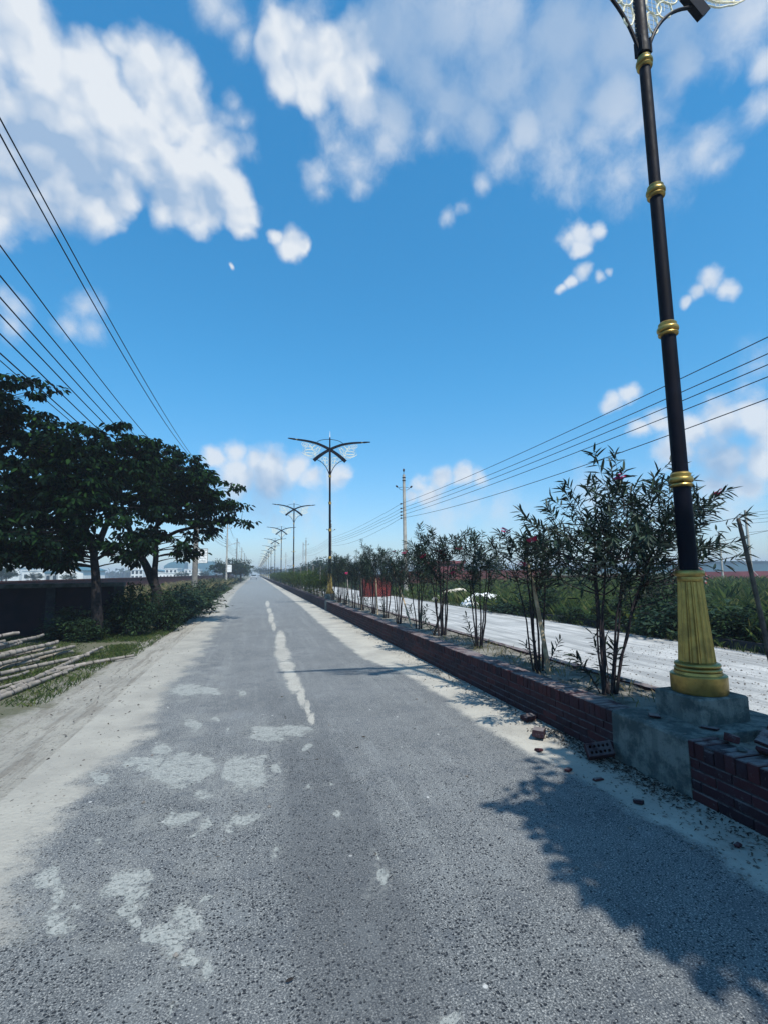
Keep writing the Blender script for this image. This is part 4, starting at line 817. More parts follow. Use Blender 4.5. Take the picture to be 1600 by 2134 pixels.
for k, (x, y, s, h, pr) in enumerate([(10.2, 7.1, 1.2, 1.55, SB), (10.0, 9.6, 1.5, .95, SC_), (10.9, 11.2, 1.5, 1.15, SB), (9.5, 13.4, 1.0, .5, SA), (13.2, 21.5, 1.5, .8, SC_), (10.6, 27.5, 1.3, .8, SC_), (10.2, 38, 1.6, 1.2, SC_), (9.9, 8.4, 1.2, .75, SA), (10.2, 48, 1.6, 1.2, SC_), (10.0, 60, 2, 1.4, SC_), (10.2, 76, 2, 1.5, SC_)]):
    shrub(pr, (x, y, -.03), k*2.1, (s, s, h), rl[k] if k < len(rl) else '%s far dark shrub across the carriageway behind the first complete lamp' % ORD[k-8] if k > 7 else 'low dark shrub right of the gold pedestal across the carriageway', 'shrubs across the carriageway')
def blades(name, regions, hmin, hmax, m, label, seed=0, w=.012, lean=.35, cat='grass'):
    """regions: (n, x0, x1, y0, y1, z, h factor)"""
    rs = np.random.RandomState(seed); Vs = []
    for n, x0, x1, y0, y1, z, hf in regions:
        yy = y0+(y1-y0)*rs.rand(n); xx = x0+(x1-x0)*rs.rand(n); cl = np.array([mnoise.noise(Vector((a*1.3, b*1.1, seed))) for a, b in zip(xx, yy)])
        keep = cl > rs.uniform(-.45, .15, n); xx, yy = xx[keep], yy[keep]; n = len(xx); h = rs.uniform(hmin, hmax, n)*hf; a = rs.uniform(0, 2*PI, n)
        B = np.stack([xx, yy, np.full(n, z)], 1); sd = np.stack([np.cos(a), np.sin(a), 0*a], 1); ln = rs.normal(size=(n, 2))*lean*h[:, None]
        V = np.empty((n, 4, 3)); ww = w*rs.uniform(.6, 1.3, n)[:, None]*(.5+hf*.5); V[:, 0] = B-sd*ww/2; V[:, 1] = B+sd*ww/2
        V[:, 2] = B+sd*ww*.3; V[:, 2, :2] += ln*.5; V[:, 2, 2] += h*.65; V[:, 3] = B; V[:, 3, :2] += ln*1.25; V[:, 3, 2] += h; Vs.append(V)
    V = np.concatenate(Vs); F = np.arange(len(V)*4).reshape(-1, 4)
    return tag(ob(name, npmesh(name, V.reshape(-1, 3), F, m)), label, cat, kind='stuff')
blades('grass', [(60000, -7.5, -2.55, 7.2, 15.4, -.03, 1.), (7000, -4.5, -2.75, 5.2, 7.6, -.03, .6), (18000, -3.2, -2.3, 11, 24, -.03, .8), (6000, -4.2, -2.5, 24, 60, -.03, 2.4)], .03, .11, M['grass'], 'short green grass along the left verge and round the bamboo poles', 3, .007)
blades('weeds', [(9000, -8.5, -3.4, 17.5, 34, -.05, 1.), (9000, -8.6, -3.6, 34, 90, -.05, 1.3)], .35, .85, M['drygrass'], 'tall dry reddish weeds before the long red brick wall', 5, .03)
blades('weeds', [(34000, 9.6, 17, 5.5, 26, -.08, 1.), (20000, 9.5, 20, 26, 60, -.08, 1.), (26000, 16, 45, 8, 60, -.1, 1.5)], .25, .75, M['grass'], 'tall green grass and weeds beyond the dusty carriageway', 6, .02)
blades('grass', [(5000, 9.0, 9.9, 4, 45, -.03, 1.)], .06, .22, M['grass'], 'short grass tufts on the far edge of the dusty carriageway', 7, .015)
blades('grass', [(500, 3.3, 3.95, 3.9, 9, .34, 1.)], .03, .13, M['drygrass'], 'sparse dry grass in the median soil', 8, .005)
# litter, rubble and grit
def litter(name, regions, m, label, seed, size, cat='litter'):
    rs = np.random.RandomState(seed); P = []
    for n, x0, x1, y0, y1, z in regions:
        q = np.stack([x0+(x1-x0)*rs.beta(1, 1.8, n) if x0 > x1 else x0+(x1-x0)*rs.rand(n), y0+(y1-y0)*rs.rand(n), np.full(n, z)], 1); P.append(q)
    P = np.concatenate(P); n = len(P); D = rs.normal(size=(n, 3))*[1, 1, .15]; N = np.tile([0, 0, 1.], (n, 1))+rs.normal(size=(n, 3))*.35
    P[:, 2] += rs.uniform(.003, .016, n); L = rs.uniform(.4, 1.2, n)*size; V, F = leaves(P, D, N, L, L*rs.uniform(.08, .38, n), .25, .1)
    return tag(ob(name, npmesh(name, V, F, m)), label, cat, kind='stuff')
litter('dead_leaves', [(1700, 2.97, 2.70, 3.0, 4.6, .0), (900, 2.97, 2.66, 4.6, 8, .0), (900, 2.97, 2.6, 8, 20, .0), (420, 2.97, 2.6, 1.8, 3.0, .0), (70, 3.25, 3.95, 4, 6, .36), (160, 3.2, 3.95, 3.9, 9, .36)], M['litter'], 'dry leaves and twigs drifted against the foot of the brick kerb', 11, .034)
litter('twigs', [(260, -4.4, -1.3, 2.6, 9, .0), (120, -3.6, -1.2, 9, 15, .0), (40, -1.0, 2.4, 2, 6, .001)], M['litter'], 'scattered dark twigs and leaf scraps on the sandy shoulder', 15, .045)
def stones(name, regions, m, label, seed, smin, smax, cat='rubble'):
    r = random.Random(seed); V = []; F = []; base = [(1, 0, 0), (-1, 0, 0), (0, 1, 0), (0, -1, 0), (0, 0, 1), (0, 0, -1)]
    fc = [(0, 2, 4), (2, 1, 4), (1, 3, 4), (3, 0, 4), (2, 0, 5), (1, 2, 5), (3, 1, 5), (0, 3, 5)]
    for n, x0, x1, y0, y1, z in regions:
        for _ in range(n):
            s = smin+(smax-smin)*r.random()**3; c = Vector((r.uniform(x0, x1), r.uniform(y0, y1), z+s*.25)); a = r.uniform(0, 6); o = len(V)
            for b in base:
                q = Vector((b[0]*s*r.uniform(.7, 1.3), b[1]*s*r.uniform(.5, 1.), b[2]*s*r.uniform(.4, .8))); V.append(Matrix.Rotation(a, 3, 'Z') @ q+c)
            F += [tuple(i+o for i in f) for f in fc]
    mb = MB(); mb.add(V, F); return tag(ob(name, mb.mesh(name, m)), label, cat, kind='stuff')
stones('rubble', [(420, 2.45, 2.95, 1.7, 3.6, 0), (260, 2.4, 2.95, 3.6, 9, 0), (160, 3.2, 3.95, 1.5, 3, .34), (40, 3.0, 3.5, 3.05, 3.7, .405)], M['stone'], 'dark grit and rubble crumbs scattered by the kerb', 12, .003, .016)
stones('clods', [(420, -4.5, -1.3, 2.5, 9, 0), (140, -3.5, -1.3, 9, 16, 0), (60, -1.2, 2.3, 2, 7, .0)], M['stone'], 'small earth clods and pebbles scattered on the sandy shoulder', 13, .003, .02)
stones('gravel', [(2600, 4.5, 8.9, 3.2, 9, .0)], M['stone'], 'coarse gravel on the near part of the dusty carriageway', 14, .004, .022)
# loose bricks
def brick_piece(loc, rot, size, label, tone=.5, seed=0, m=None, name='broken_brick'):
    r = random.Random(seed); mb = MB(); x, y, z = size; mb.box(-x/2, x/2, -y/2, y/2, -z/2, z/2, tone=tone, bev=.006)
    mb.v = [(q[0]+(.25*x*(r.random()-.7) if q[0] > 0 else 0), q[1]*(1+r.uniform(-.1, .06)), q[2]*(1+r.uniform(-.12, .05))) for q in mb.v]
    o = ob(name, mb.mesh(name, m or M['brick'])); o.location = loc; o.rotation_euler = rot; return tag(o, label, 'brick')
brick_piece((2.66, 4.43, .055), (.05, .08, .9), (.17, .11, .075), 'dark half brick lying in the leaves left of the perforated brick', .0, 1)
brick_piece((2.86, 4.95, .035), (.1, 0, .3), (.16, .10, .05), 'dusty brick by the kerb, farthest of the loose bricks on the shoulder', .1, 2)
brick_piece((2.45, 3.67, .012), (.1, .1, .6), (.07, .04, .025), 'small orange brick chip on the sandy strip nearest the asphalt edge', .8, 3)
brick_piece((2.46, 4.12, .014), (.1, .3, 1.6), (.08, .045, .03), 'small red brick chip left of the dark half brick', .7, 4)
brick_piece((2.56, 3.45, .010), (.1, .1, .2), (.09, .03, .02), 'thin pinkish brick sliver on the sand below the perforated brick', .8, 5)
brick_piece((2.57, 3.05, .016), (.3, .1, 2.2), (.06, .045, .03), 'dark brick crumb on the sand below the concrete section', .1, 6)
brick_piece((2.72, 2.45, .012), (.1, .1, .4), (.05, .03, .02), 'red brick crumb on the sand near the right edge of the picture', .8, 16)
# perforated brick: real holes
def perforated():
    mb = MB(); mb.box(-.12, .12, -.057, .057, -.035, .035, tone=.55, bev=.004); me = mb.mesh('perf', M['brick']); o = ob('perforated_brick', me)
    cu = MB()
    for i in range(5):
        for j in (-1, 1):
            cu.lathe([(.0125, -.06), (.0125, .06)], 12, (-.08+.04*i, j*.024))
    c = ob('cutter', cu.mesh('cutter', M['brick'])); md = o.modifiers.new('holes', 'BOOLEAN'); md.object = c; md.operation = 'DIFFERENCE'; md.solver = 'EXACT'
    dg = bpy.context.evaluated_depsgraph_get(); new = bpy.data.meshes.new_from_object(o.evaluated_get(dg)); o.modifiers.clear(); o.data = new
    bpy.data.objects.remove(c); return o
pb = perforated(); pb.location = (2.83, 3.78, .085); pb.rotation_euler = (.85, -.15, -.35); pb.scale = (.9, 1, 1); tag(pb, 'perforated brick with round holes leaning by the kerb at the end of the brick wall', 'brick')
tops = [((3.16, 3.50, .417), (.05, .1, .9), (.13, .08, .02), .3, 'thin brick shard on the concrete section left of the plinth'),
        ((3.30, 3.12, .415), (.1, .05, 2.), (.12, .05, .02), .2, 'dark brick shard at the front corner of the plinth'),
        ((3.20, 2.86, .43), (.3, .2, 1.1), (.09, .07, .055), .7, 'red brick lump on the brick kerb just past the concrete'),
        ((3.17, 2.60, .43), (.12, .5, .5), (.11, .08, .03), .4, 'broken mauve tile tilted on the near kerb'),
        ((3.38, 2.74, .445), (.25, -.35, .3), (.16, .11, .03), .5, 'flat mauve brick slab propped over the soil of the near median'),
        ((3.60, 2.86, .40), (.1, .1, 1.5), (.2, .1, .05), .6, 'red brick half buried behind the mauve slab'),
        ((3.78, 2.93, .43), (.15, .1, .2), (.22, .11, .06), .8, 'bright red brick at the right edge next to the plinth'),
        ((3.42, 2.50, .40), (.1, .2, .8), (.18, .11, .06), .3, 'dark brick in the near median at the right edge')]
for k, a in enumerate(tops): brick_piece(a[0], a[1], a[2], a[4], a[3], 30+k)
brick_piece((3.20, 2.42, .43), (.05, -.05, .5), (.20, .13, .05), 'pale grey concrete chunk on the kerb at the right edge', .5, 40, M['concrete'], 'concrete_chunk')
brick_piece((3.12, 2.72, .41), (.05, .05, 1.), (.09, .05, .012), 'white mortar flake on the near brick kerb', .5, 41, M['coping'], 'mortar_flake')
# ------------------------------------------------------------------ dark boundary wall, left
wt = thing('boundary_wall', 'dark plastered boundary wall with mossy coping behind the bamboo poles', 'wall', (-3.65, 15.5, 0))
mb = MB(); mb.box(-30, 0, 0, .13, -.1, 1.30); ob('wall_panel', mb.mesh('panel', M['wallpaint']), wt)
mb = MB(); mb.box(-30.02, .05, -.06, .19, 1.302, 1.42, bev=.012); ob('coping', mb.mesh('coping', M['coping']), wt)
mb = MB(); mb.box(-.20, .02, -.045, .175, -.1, 1.30, bev=.01); ob('pier', mb.mesh('pier', M['pier']), wt)
for k in range(1, 10):
    mb = MB(); x = -1.75*k; mb.box(x-.11, x+.11, -.06, -.003, -.1, 1.298, bev=.01); ob('pier', mb.mesh('pier', M['pier']), wt)
# ------------------------------------------------------------------ bamboo poles
def pole_mesh(L, r0, seed):
    r = random.Random(seed); mb = MB(); pts = []; rr = []; z = 0.; bx, by = r.uniform(-.05, .05), r.uniform(-.08, .08)
    while z < L-.02:
        for dz, k in ((0, 1.0), (.012, 1.2), (.03, .98)):
            t = (z+dz)/L; pts.append((bx*math.sin(PI*t), by*math.sin(PI*t*1.1), z+dz)); rr.append(r0*(1-.42*t)*k)
        z += .26+r.uniform(-.05, .06)
    pts.append((0, 0, L)); rr.append(r0*.56); mb.tube(pts, rr, 10); return mb.mesh('bamboo_pole', M['bamboo'], True)
# (tip, butt) of each pole, world metres
def bpole(tip, butt, r0, seed, label):
    a, b = Vector(butt), Vector(tip); o = ob('bamboo_pole', pole_mesh((b-a).length, r0*1.2, seed)); o.location = a
    o.rotation_euler = (b-a).to_track_quat('Z', 'Y').to_euler(); return tag(o, label, 'bamboo pole', 'bamboo poles piled on the left verge')
bp = [((-2.29, 10.86, .045), (-3.24, 9.57, .045), .034, 'short bamboo pole end nearest the road, tip pointing at the sand'),
      ((-2.93, 10.08, .05), (-3.52, 4.11, .05), .042, 'lowest bamboo pole lying along the edge of the sand'),
      ((-2.94, 9.28, .05), (-4.7, 3.54, .05), .034, 'thin bamboo pole ending beside the lowest one'),
      ((-3.13, 11.88, .10), (-3.41, 5.39, .06), .042, 'long straight bamboo pole with its tip lifted over the grass'),
      ((-3.10, 10.89, .10), (-5.57, 5.42, .05), .042, 'long curved bamboo pole reaching farthest right from the pile'),
      ((-3.90, 10.80, .06), (-5.93, 6.23, .06), .038, 'mauve-grey bamboo pole low in the pile'),
      ((-3.67, 11.93, .14), (-5.09, 6.62, .17), .043, 'bamboo pole with cut end in the right middle of the pile'),
      ((-3.91, 11.70, .28), (-5.07, 5.82, .12), .050, 'thick bamboo pole with rounded end on top of the pile'),
      ((-4.41, 12.35, .36), (-4.80, 6.86, .2), .045, 'bamboo pole with slanted end raised above the pile'),
      ((-3.68, 11.86, .05), (-5.72, 7.3, .05), .040, 'bamboo pole crossing below the one with the cut end'),
      ((-4.33, 10.99, .55), (-6.6, 8.0, .30), .044, 'topmost bamboo pole, apart from the others at the left edge'),
      ((-4.46, 11.44, .32), (-5.38, 6.53, .14), .048, 'pale bamboo pole at the left edge of the picture, middle height'),
      ((-4.67, 11.27, .38), (-6.6, 7.4, .24), .044, 'short visible bamboo end just under the topmost pole'),
      ((-3.12, 9.52, .045), (-4.82, 4.29, .045), .030, 'slim bamboo pole lying in the grass gap below the pile'),
      ((-4.21, 11.47, .23), (-5.79, 6.73, .11), .040, 'bamboo pole half hidden beneath the thick top one'),
      ((-3.90, 11.58, .18), (-6.67, 7.42, .05), .038, 'bamboo pole lying across the middle of the pile'),
      ((-3.60, 9.58, .05), (-4.6, 4.68, .05), .036, 'bamboo pole at the lower left, ending short in the grass')]
for k, (a, b, r0, lb) in enumerate(bp): bpole(a, b, r0, 60+k, lb)

# ------------------------------------------------------------------ utility poles and cables
def upole(label, x, y, h, m, r0=.15, arms=(), group=None, ins=(), side=-1, top=False):
    t = thing('utility_pole', label, 'utility pole', (x, y, 0), 0, group)
    mb = MB(); mb.lathe([(r0, -.1), (r0*.8, h*.5), (r0*.58, h)], 14); ob('pole', mb.mesh('pole', m, True), t)
    if top:
        mb = MB()
        for z in (h-.45, h-.25): mb.lathe([(r0*.72, z), (r0*.82, z+.02), (r0*.82, z+.05), (r0*.72, z+.07)], 14)
        mb.tube([(0, 0, h), (0, 0, h+.22)], .02, 6); ob('bracket', mb.mesh('b', M['insul']), t)
        mb = MB(); mb.lathe([(.01, h+.2), (.07, h+.26), (.075, h+.36), (.03, h+.44)], 10); ob('insulator', mb.mesh('i', M['insul'], True), t)
        for s in (-1, 1):
            mb = MB(); z = h-1.05
            mb.tube(arc((0, 0, z+.14), (s*.3, 0, z+.18), (s*.38, 0, z+.06), 6)+arc((s*.38, 0, z+.06), (s*.3, 0, z-.05), (0, 0, z-.06), 6)[1:], .014, 5)
            mb.tube([(s*.36, 0, z+.08), (s*.5, 0, z+.17)], .014, 5); b = ob('bracket', mb.mesh('b', M['insul']), t)
            mb = MB(); mb.tube([(s*.46, 0, z+.14), (s*.52, 0, z+.19), (s*.6, 0, z+.25)], [.05, .07, .045], 8); ob('insulator', mb.mesh('i', M['insul'], True), t)
    for z in arms:
        mb = MB(); mb.box(-.62, .62, -.035, .035, z-.04, z+.04); ob('crossarm', mb.mesh('arm', M['grey']), t)
        for s in (-.55, 0, .55):
            mb = MB(); mb.lathe([(.02, z+.04), (.045, z+.06), (.045, z+.14), (.02, z+.17)], 8, (s, 0)); ob('insulator', mb.mesh('ins', M['insul']), t)
    for z in ins:
        mb = MB(); mb.box(side*.05, side*.25, -.02, .02, z-.015, z+.015); mb.tube([(side*.25, 0, z-.05), (side*.25, 0, z+.05)], [.055, .055], 8); ob('insulator', mb.mesh('ins', M['insul']), t)
    return t
LG = 'utility poles along the left verge'
LPY = [-2, 36, 74, 112, 150, 188, 226]; LX = -4.0
LH = [9.3, 9.15, 8.2, 6.99, 6.64, 6.36, 6.05, 5.62, 5.50]; LS = [.72, 1.12, .88, .5, .5, .5, .5, .36, .36]
LXo = [.0, .12, -.5, -.2, -.2, -.2, -.2, -.2, -.2]
ll = ['utility pole standing behind the camera on the left verge', 'weathered grey utility pole with a notice board, rising behind the forked tree', 'utility pole with a small street light arm and white box', 'third left utility pole, before the dark far tree', 'fourth left utility pole beside the dark far tree', 'fifth left utility pole near the vanishing point', 'sixth left utility pole near the vanishing point']
lp = []
for k, y in enumerate(LPY):
    lp.append(upole(ll[k], LX, y, 9.4 if k != 2 else 9.0, M['pcold'] if k % 2 else M['pc'], .20 if k == 1 else .14, (8.2,) if k != 1 else (), LG, [6.99, 6.64, 6.36, 6.05, 5.6], -1))
def board(p, x0, x1, z0, z1, y, lines, label):
    t = thing('notice_board', label, 'sign', p)
    mb = MB(); mb.box(x0, x1, y, y+.03, z0, z1); ob('panel', mb.mesh('panel', M['white']), t)
    mb = MB(); e = .03
    for a in ((x0-e, x1+e, z1, z1+e), (x0-e, x1+e, z0-e, z0), (x0-e, x0, z0+.001, z1-.001), (x1, x1+e, z0+.001, z1-.001)): mb.box(a[0], a[1], y-.012, y+.04, a[2], a[3])
    for z in (z0+.12, z1-.15): mb.box(x0-.25, x0-e-.001, y+.005, y+.03, z, z+.04)
    ob('frame', mb.mesh('frame', M['pcold']), t)
    mb = MB(); r = random.Random(5); H = (z1-z0)
    for i in range(lines):
        z = z1-H*(i+.55)/(lines+.2); x = x0+.07
        while x < x1-.1:
            w = r.uniform(.04, .11); mb.box(x, min(x+w, x1-.05), y-.006, y-.002, z-.02, z+.02*r.uniform(.5, 1.4)); x += w+r.uniform(.015, .05)
    ob('lettering', mb.mesh('ink', M['signink']), t); return t
board((LX, 36, 0), .20, .78, 2.42, 3.36, -.17, 5, 'white notice board with worn grey writing, fixed to the nearest left utility pole')
board((LX, 74, 0), .1, .7, 1.95, 2.95, -.2, 2, 'small white box sign on the second left utility pole')
mb = MB(); mb.tube(arc((.08, 0, 5.6), (.6, 0, 5.9), (1.3, 0, 6.15), 8), .03, 6); a_ = ob('lamp_arm', mb.mesh('a', M['grey']), lp[2])
mb = MB(); mb.box(1.25, 1.7, -.07, .07, 6.12, 6.20); ob('lamp_head', mb.mesh('h', M['grey']), lp[2])
def cable(name, X, ys, z0, sag, r, label, group, dx=0):
    mb = MB(); pts = []
    for a, b in zip(ys[:-1], ys[1:]):
        n = 22
        for i in range(n+(b == ys[-1])):
            t = i/n; pts.append((X+dx, a+(b-a)*t, z0-4*sag*t*(1-t)))
    mb.tube(pts, r, 5); return tag(ob(name, mb.mesh(name, M['wire'], True)), label, 'cable', group)
nm = ['topmost left power cable, steepest line in the sky', 'second left power cable just under the topmost', 'third left power cable with a wide gap above and below', 'fourth left cable, upper line of the middle bundle', 'fifth left cable in the middle bundle', 'sixth left cable in the middle bundle', 'seventh left cable, lower line of the middle bundle', 'eighth left cable, upper of the lowest pair', 'ninth left cable, lowest of all over the tree']
for k in range(9): cable('power_cable', LX, LPY, LH[k], LS[k], .013 if k < 8 else .009, nm[k], 'cables over the left verge', LXo[k])
RX = 10.0; RPY = [-2, 32.8, 67.6, 102.4, 137.2, 172]; RH = [6.36, 6.03, 5.79, 5.55, 5.35]; RSg = [.29, .29, .26, .26, .56]
rl2 = ['utility pole behind the camera on the right', 'tall pale concrete utility pole with insulators above the oleanders', 'utility pole right behind the first complete street lamp', 'thin far right utility pole left of the first complete lamp', 'farther thin right utility pole left of the first complete lamp', 'farthest right utility pole']
for k, y in enumerate(RPY): upole(rl2[k], RX, y, 8.45, M['pc'], .16, (), 'utility poles across the carriageway', RH, -1, top=True)
for k in range(5): cable('power_cable', RX, RPY, RH[k], RSg[k], .011, '%s right-hand power cable counted from the top' % ORD[k], 'cables across the carriageway', -.25)
# far field poles
def fpole(x, y, h, label, stay=None):
    t = thing('field_pole', label, 'utility pole', (x, y, 0)); mb = MB(); mb.lathe([(.11, -.1), (.07, h)], 10); ob('pole', mb.mesh('pole', M['pc'], True), t)
    mb = MB(); mb.box(-.5, .5, -.03, .03, h-.35, h-.28); mb.box(-.3, .3, -.03, .03, h-.7, h-.64); ob('crossarm', mb.mesh('arm', M['insul']), t)
    if stay: mb = MB(); mb.tube([(0, 0, h-.4), stay], .03, 5); ob('stay', mb.mesh('stay', M['pc']), t)
fpole(45.1, 39.5, 5.2, 'white field pole with a slanting stay right of the lamp pedestal', (2.3, -2.5, 0))
fpole(31.5, 25.5, 5.4, 'thin dark field pole near the right edge beyond the stake')
fpole(60, 95, 6.5, 'distant crossarm pole seen through the nearest oleander')
for k, (z, s) in enumerate(((5.2, .3), (5.0, .3), (4.75, .3), (4.5, .3), (3.9, .1))):
    mb = MB(); a, b = Vector((31.5, 25.5, z)), Vector((38, 12, z+.9)); mb.tube([a.lerp(b, t/8)-Vector((0, 0, s*4*(t/8)*(1-t/8)*.5)) for t in range(9)], .012, 4)
    tag(ob('field_cable', mb.mesh('c', M['wire'])), '%s field cable from the top, running out of the right edge' % ORD[k], 'cable', 'cables at the far right')

# ------------------------------------------------------------------ right side: brick stack, mounds, walls
def round_stack(loc):
    mb = MB(); r = random.Random(3); nc = 15; R0 = .95
    for c in range(nc):
        z = c*.085; rr = R0*(1 if c < 8 else math.sqrt(max(.12, 1-((c-7.5)/8.2)**2))); n = max(6, int(2*PI*rr/.15))
        for k in range(n):
            a = 2*PI*(k+.5*(c % 2))/n; mb.box(rr*math.cos(a)-.11, rr*math.cos(a)+.11, rr*math.sin(a)-.058, rr*math.sin(a)+.058, z, z+.078, tone=.3+.7*r.random(), rz=a+r.uniform(-.05, .05), bev=.005)
        mb.lathe([(rr-.05, z), (rr-.05, z+.08)], 16)
    mb.t += [.1]*(len(mb.v)-len(mb.t))
    o = ob('brick_stack', mb.mesh('brick_stack', M['brickred'])); o.location = loc; return tag(o, 'round red brick stack seen between the oleanders across the carriageway', 'brick stack')
round_stack((7.9, 33.0, 0))
o = ob('covered_mound', dome('tarp', 1.25, 1.0, .62, M['tarp'], 3, .12)); o.location = (10.6, 21.8, -.05); tag(o, 'white covered mound at the edge of the green weeds', 'mound')
o = ob('sand_mound', dome('sandp', 1.5, 1.1, .62, M['sandpile'], 5, .16)); o.location = (11.0, 26.2, -.05); tag(o, 'tan sand mound left of the white covered mound', 'mound')
o = ob('sand_mound', dome('sandp2', 2.2, 1.4, .5, M['sandpile'], 8, .16)); o.location = (15.5, 25.5, -.05); tag(o, 'low pale sand heap right of the white covered mound', 'mound')
def wall_line(name, p0, p1, h, m, label, th=.2, zb=-.15, cap=True):
    a, b = Vector(p0), Vector(p1); L = (b-a).length; t = thing(name, label, 'wall', (a.x, a.y, 0), math.atan2(b.y-a.y, b.x-a.x))
    mb = MB(); mb.box(0, L, -th/2, th/2, zb, h); ob('wall_panel', mb.mesh('w', m), t)
    if cap: mb = MB(); mb.box(-.03, L+.03, -th/2-.03, th/2+.03, h+.002, h+.06); ob('coping', mb.mesh('c', m), t)
    return t
wall_line('brick_wall', (-9.5, 17, 0), (-8.0, 200, 0), 1.40, M['brickfar'], 'long weathered red brick wall far along the left verge')
wall_line('brick_wall', (24, 52, 0), (40, 48, 0), .9, M['brickfar'], 'low red brick wall across the right-hand field')
wall_line('brick_wall', (12.5, 42, 0), (12.8, 110, 0), 1.35, M['brickfar'], 'red brick wall behind the far right verge')
wall_line('brick_wall', (14, 48, 0), (30, 46, 0), 1.6, M['brickfar'], 'dark red brick wall behind the white covered mound')
wall_line('field_kerb', (9.45, 4, 0), (9.5, 20, 0), .14, M['pier'], 'low dark kerb along the far edge of the carriageway', .12, -.1, False)
wall_line('pink_wall', (46, 46, 0), (62, 36, 0), 1.2, M['pinkwall'], 'low pink wall in front of the far blue-roofed shed', .2, -.1, False)
def arch(loc, rz):
    mb = MB(); n = 17; R = 1.02
    for k in range(n):
        a = PI*k/(n-1); x, z = R*math.cos(a), .85+R*.95*math.sin(a)
        mb.box(x-.13, x+.13, -.12, .12, z-.055, z+.055, tone=.9 if k % 2 else .6, tilt=(0, PI/2-a))
    for s in (-1, 1):
        for j in range(8): mb.box(s*R-.13, s*R+.13, -.12, .12, j*.11-.1, j*.11, tone=.9 if j % 2 else .6)
    o = ob('brick_arch', mb.mesh('brick_arch', M['brickarch'])); o.location = loc; o.rotation_euler[2] = rz; tag(o, 'small red and white arch standing in the field behind the lamp pedestal', 'arch')
def arch_build(h, p, P, O):
    at = h.n('ShaderNodeAttribute', attribute_name='tone'); h.put(p.inputs['Base Color'], h.mix(h.m('GREATER_THAN', at.outputs['Fac'], .75), (.32, .07, .05), (.5, .42, .38)))
M['brickarch'] = mat('arch_brick', arch_build, rough=.9)
arch((28.6, 27.6, 0), -.7)

# ------------------------------------------------------------------ buildings far away
def building(name, label, loc, w, d, h, m, rz=0, rows=0, cols=0, roof=None, gable=0, win=(.9, 1.1), roofm=None, group=None):
    t = thing(name, label, 'building', loc, rz, group); mb = MB()
    if gable:
        V = [(-w/2, -d/2, -.3), (w/2, -d/2, -.3), (w/2, d/2, -.3), (-w/2, d/2, -.3), (-w/2, -d/2, h), (w/2, -d/2, h), (w/2, d/2, h), (-w/2, d/2, h), (0, -d/2, h+gable), (0, d/2, h+gable)]
        mb.add(V, [(3, 2, 1, 0), (0, 1, 5, 8, 4), (2, 3, 7, 9, 6), (1, 2, 6, 5), (3, 0, 4, 7)]); ob('walls', mb.mesh('walls', m), t)
        mb = MB(); e = .35
        mb.add([(-w/2-e, -d/2-e, h-.12), (0, -d/2-e, h+gable), (0, d/2+e, h+gable), (-w/2-e, d/2+e, h-.12), (w/2+e, -d/2-e, h-.12), (w/2+e, d/2+e, h-.12), (-w/2-e, -d/2-e, h+.02), (0, -d/2-e, h+gable+.15), (0, d/2+e, h+gable+.15), (-w/2-e, d/2+e, h+.02), (w/2+e, -d/2-e, h+.02), (w/2+e, d/2+e, h+.02)],
               [(6, 7, 8, 9), (7, 10, 11, 8), (0, 1, 7, 6), (1, 4, 10, 7), (2, 3, 9, 8), (5, 2, 8, 11), (0, 6, 9, 3), (4, 5, 11, 10)]); ob('roof', mb.mesh('roof', roofm or M['roofblue']), t)
    else:
        mb.box(-w/2, w/2, -d/2, d/2, -.3, h); ob('walls', mb.mesh('walls', m), t)
        mb = MB(); mb.box(-w/2-.15, w/2+.15, -d/2-.15, d/2+.15, h+.002, h+.3); ob('parapet', mb.mesh('parapet', roofm or m), t)
        if roof: mb = MB(); mb.box(-w*.15, w*.15, -d*.2, d*.2, h+.302, h+.3+roof); ob('stair_head', mb.mesh('sh', m), t)
    if rows:
        mb = MB(); mb.box(-win[0]/2, win[0]/2, -.04, .04, -win[1]/2, win[1]/2); wm = mb.mesh('window', M['pane'])
        for r_ in range(rows):
            for c in range(cols):
                o = ob('window', wm, t); o.location = (-w/2+w*(c+.5)/cols, -d/2-.03, h*(r_+.55)/rows)
    return t
building('white_house', 'white gabled house with dark blue roof edge and dark windows, above the left wall', (-43.3, 143.6, 0), 6.4, 9, 3.1, M['plaster'], -.3, 0, 0, gable=.9)
for k, z in enumerate((1.0, 2.5)):
    pass
building('white_house', 'small white building seen between the two left trunks', (-40.3, 196, 0), 4.2, 6, 3.6, M['plaster'], -.2, 2, 3, .8)
building('grey_shed', 'long grey-green shed right of the forked trunk', (-43.5, 246.4, 0), 10, 9, 3.2, M['grey'], -.18, 1, 6, gable=1.0)
building('long_building', 'long low white building with a row of small dark windows', (-27.6, 198.5, 0), 17, 7, 2.3, M['plaster'], -.14, 1, 14, win=(.5, .5))
building('white_house', 'white two-storey block in front of the left teal tower', (-34.5, 232, 0), 5.0, 7, 4.2, M['plaster'], -.14, 2, 3)
building('white_house', 'cream block half hidden behind the nearest left utility pole', (-34.0, 297.8, 0), 8, 7, 4.6, M['plaster'], -.1, 2, 4)
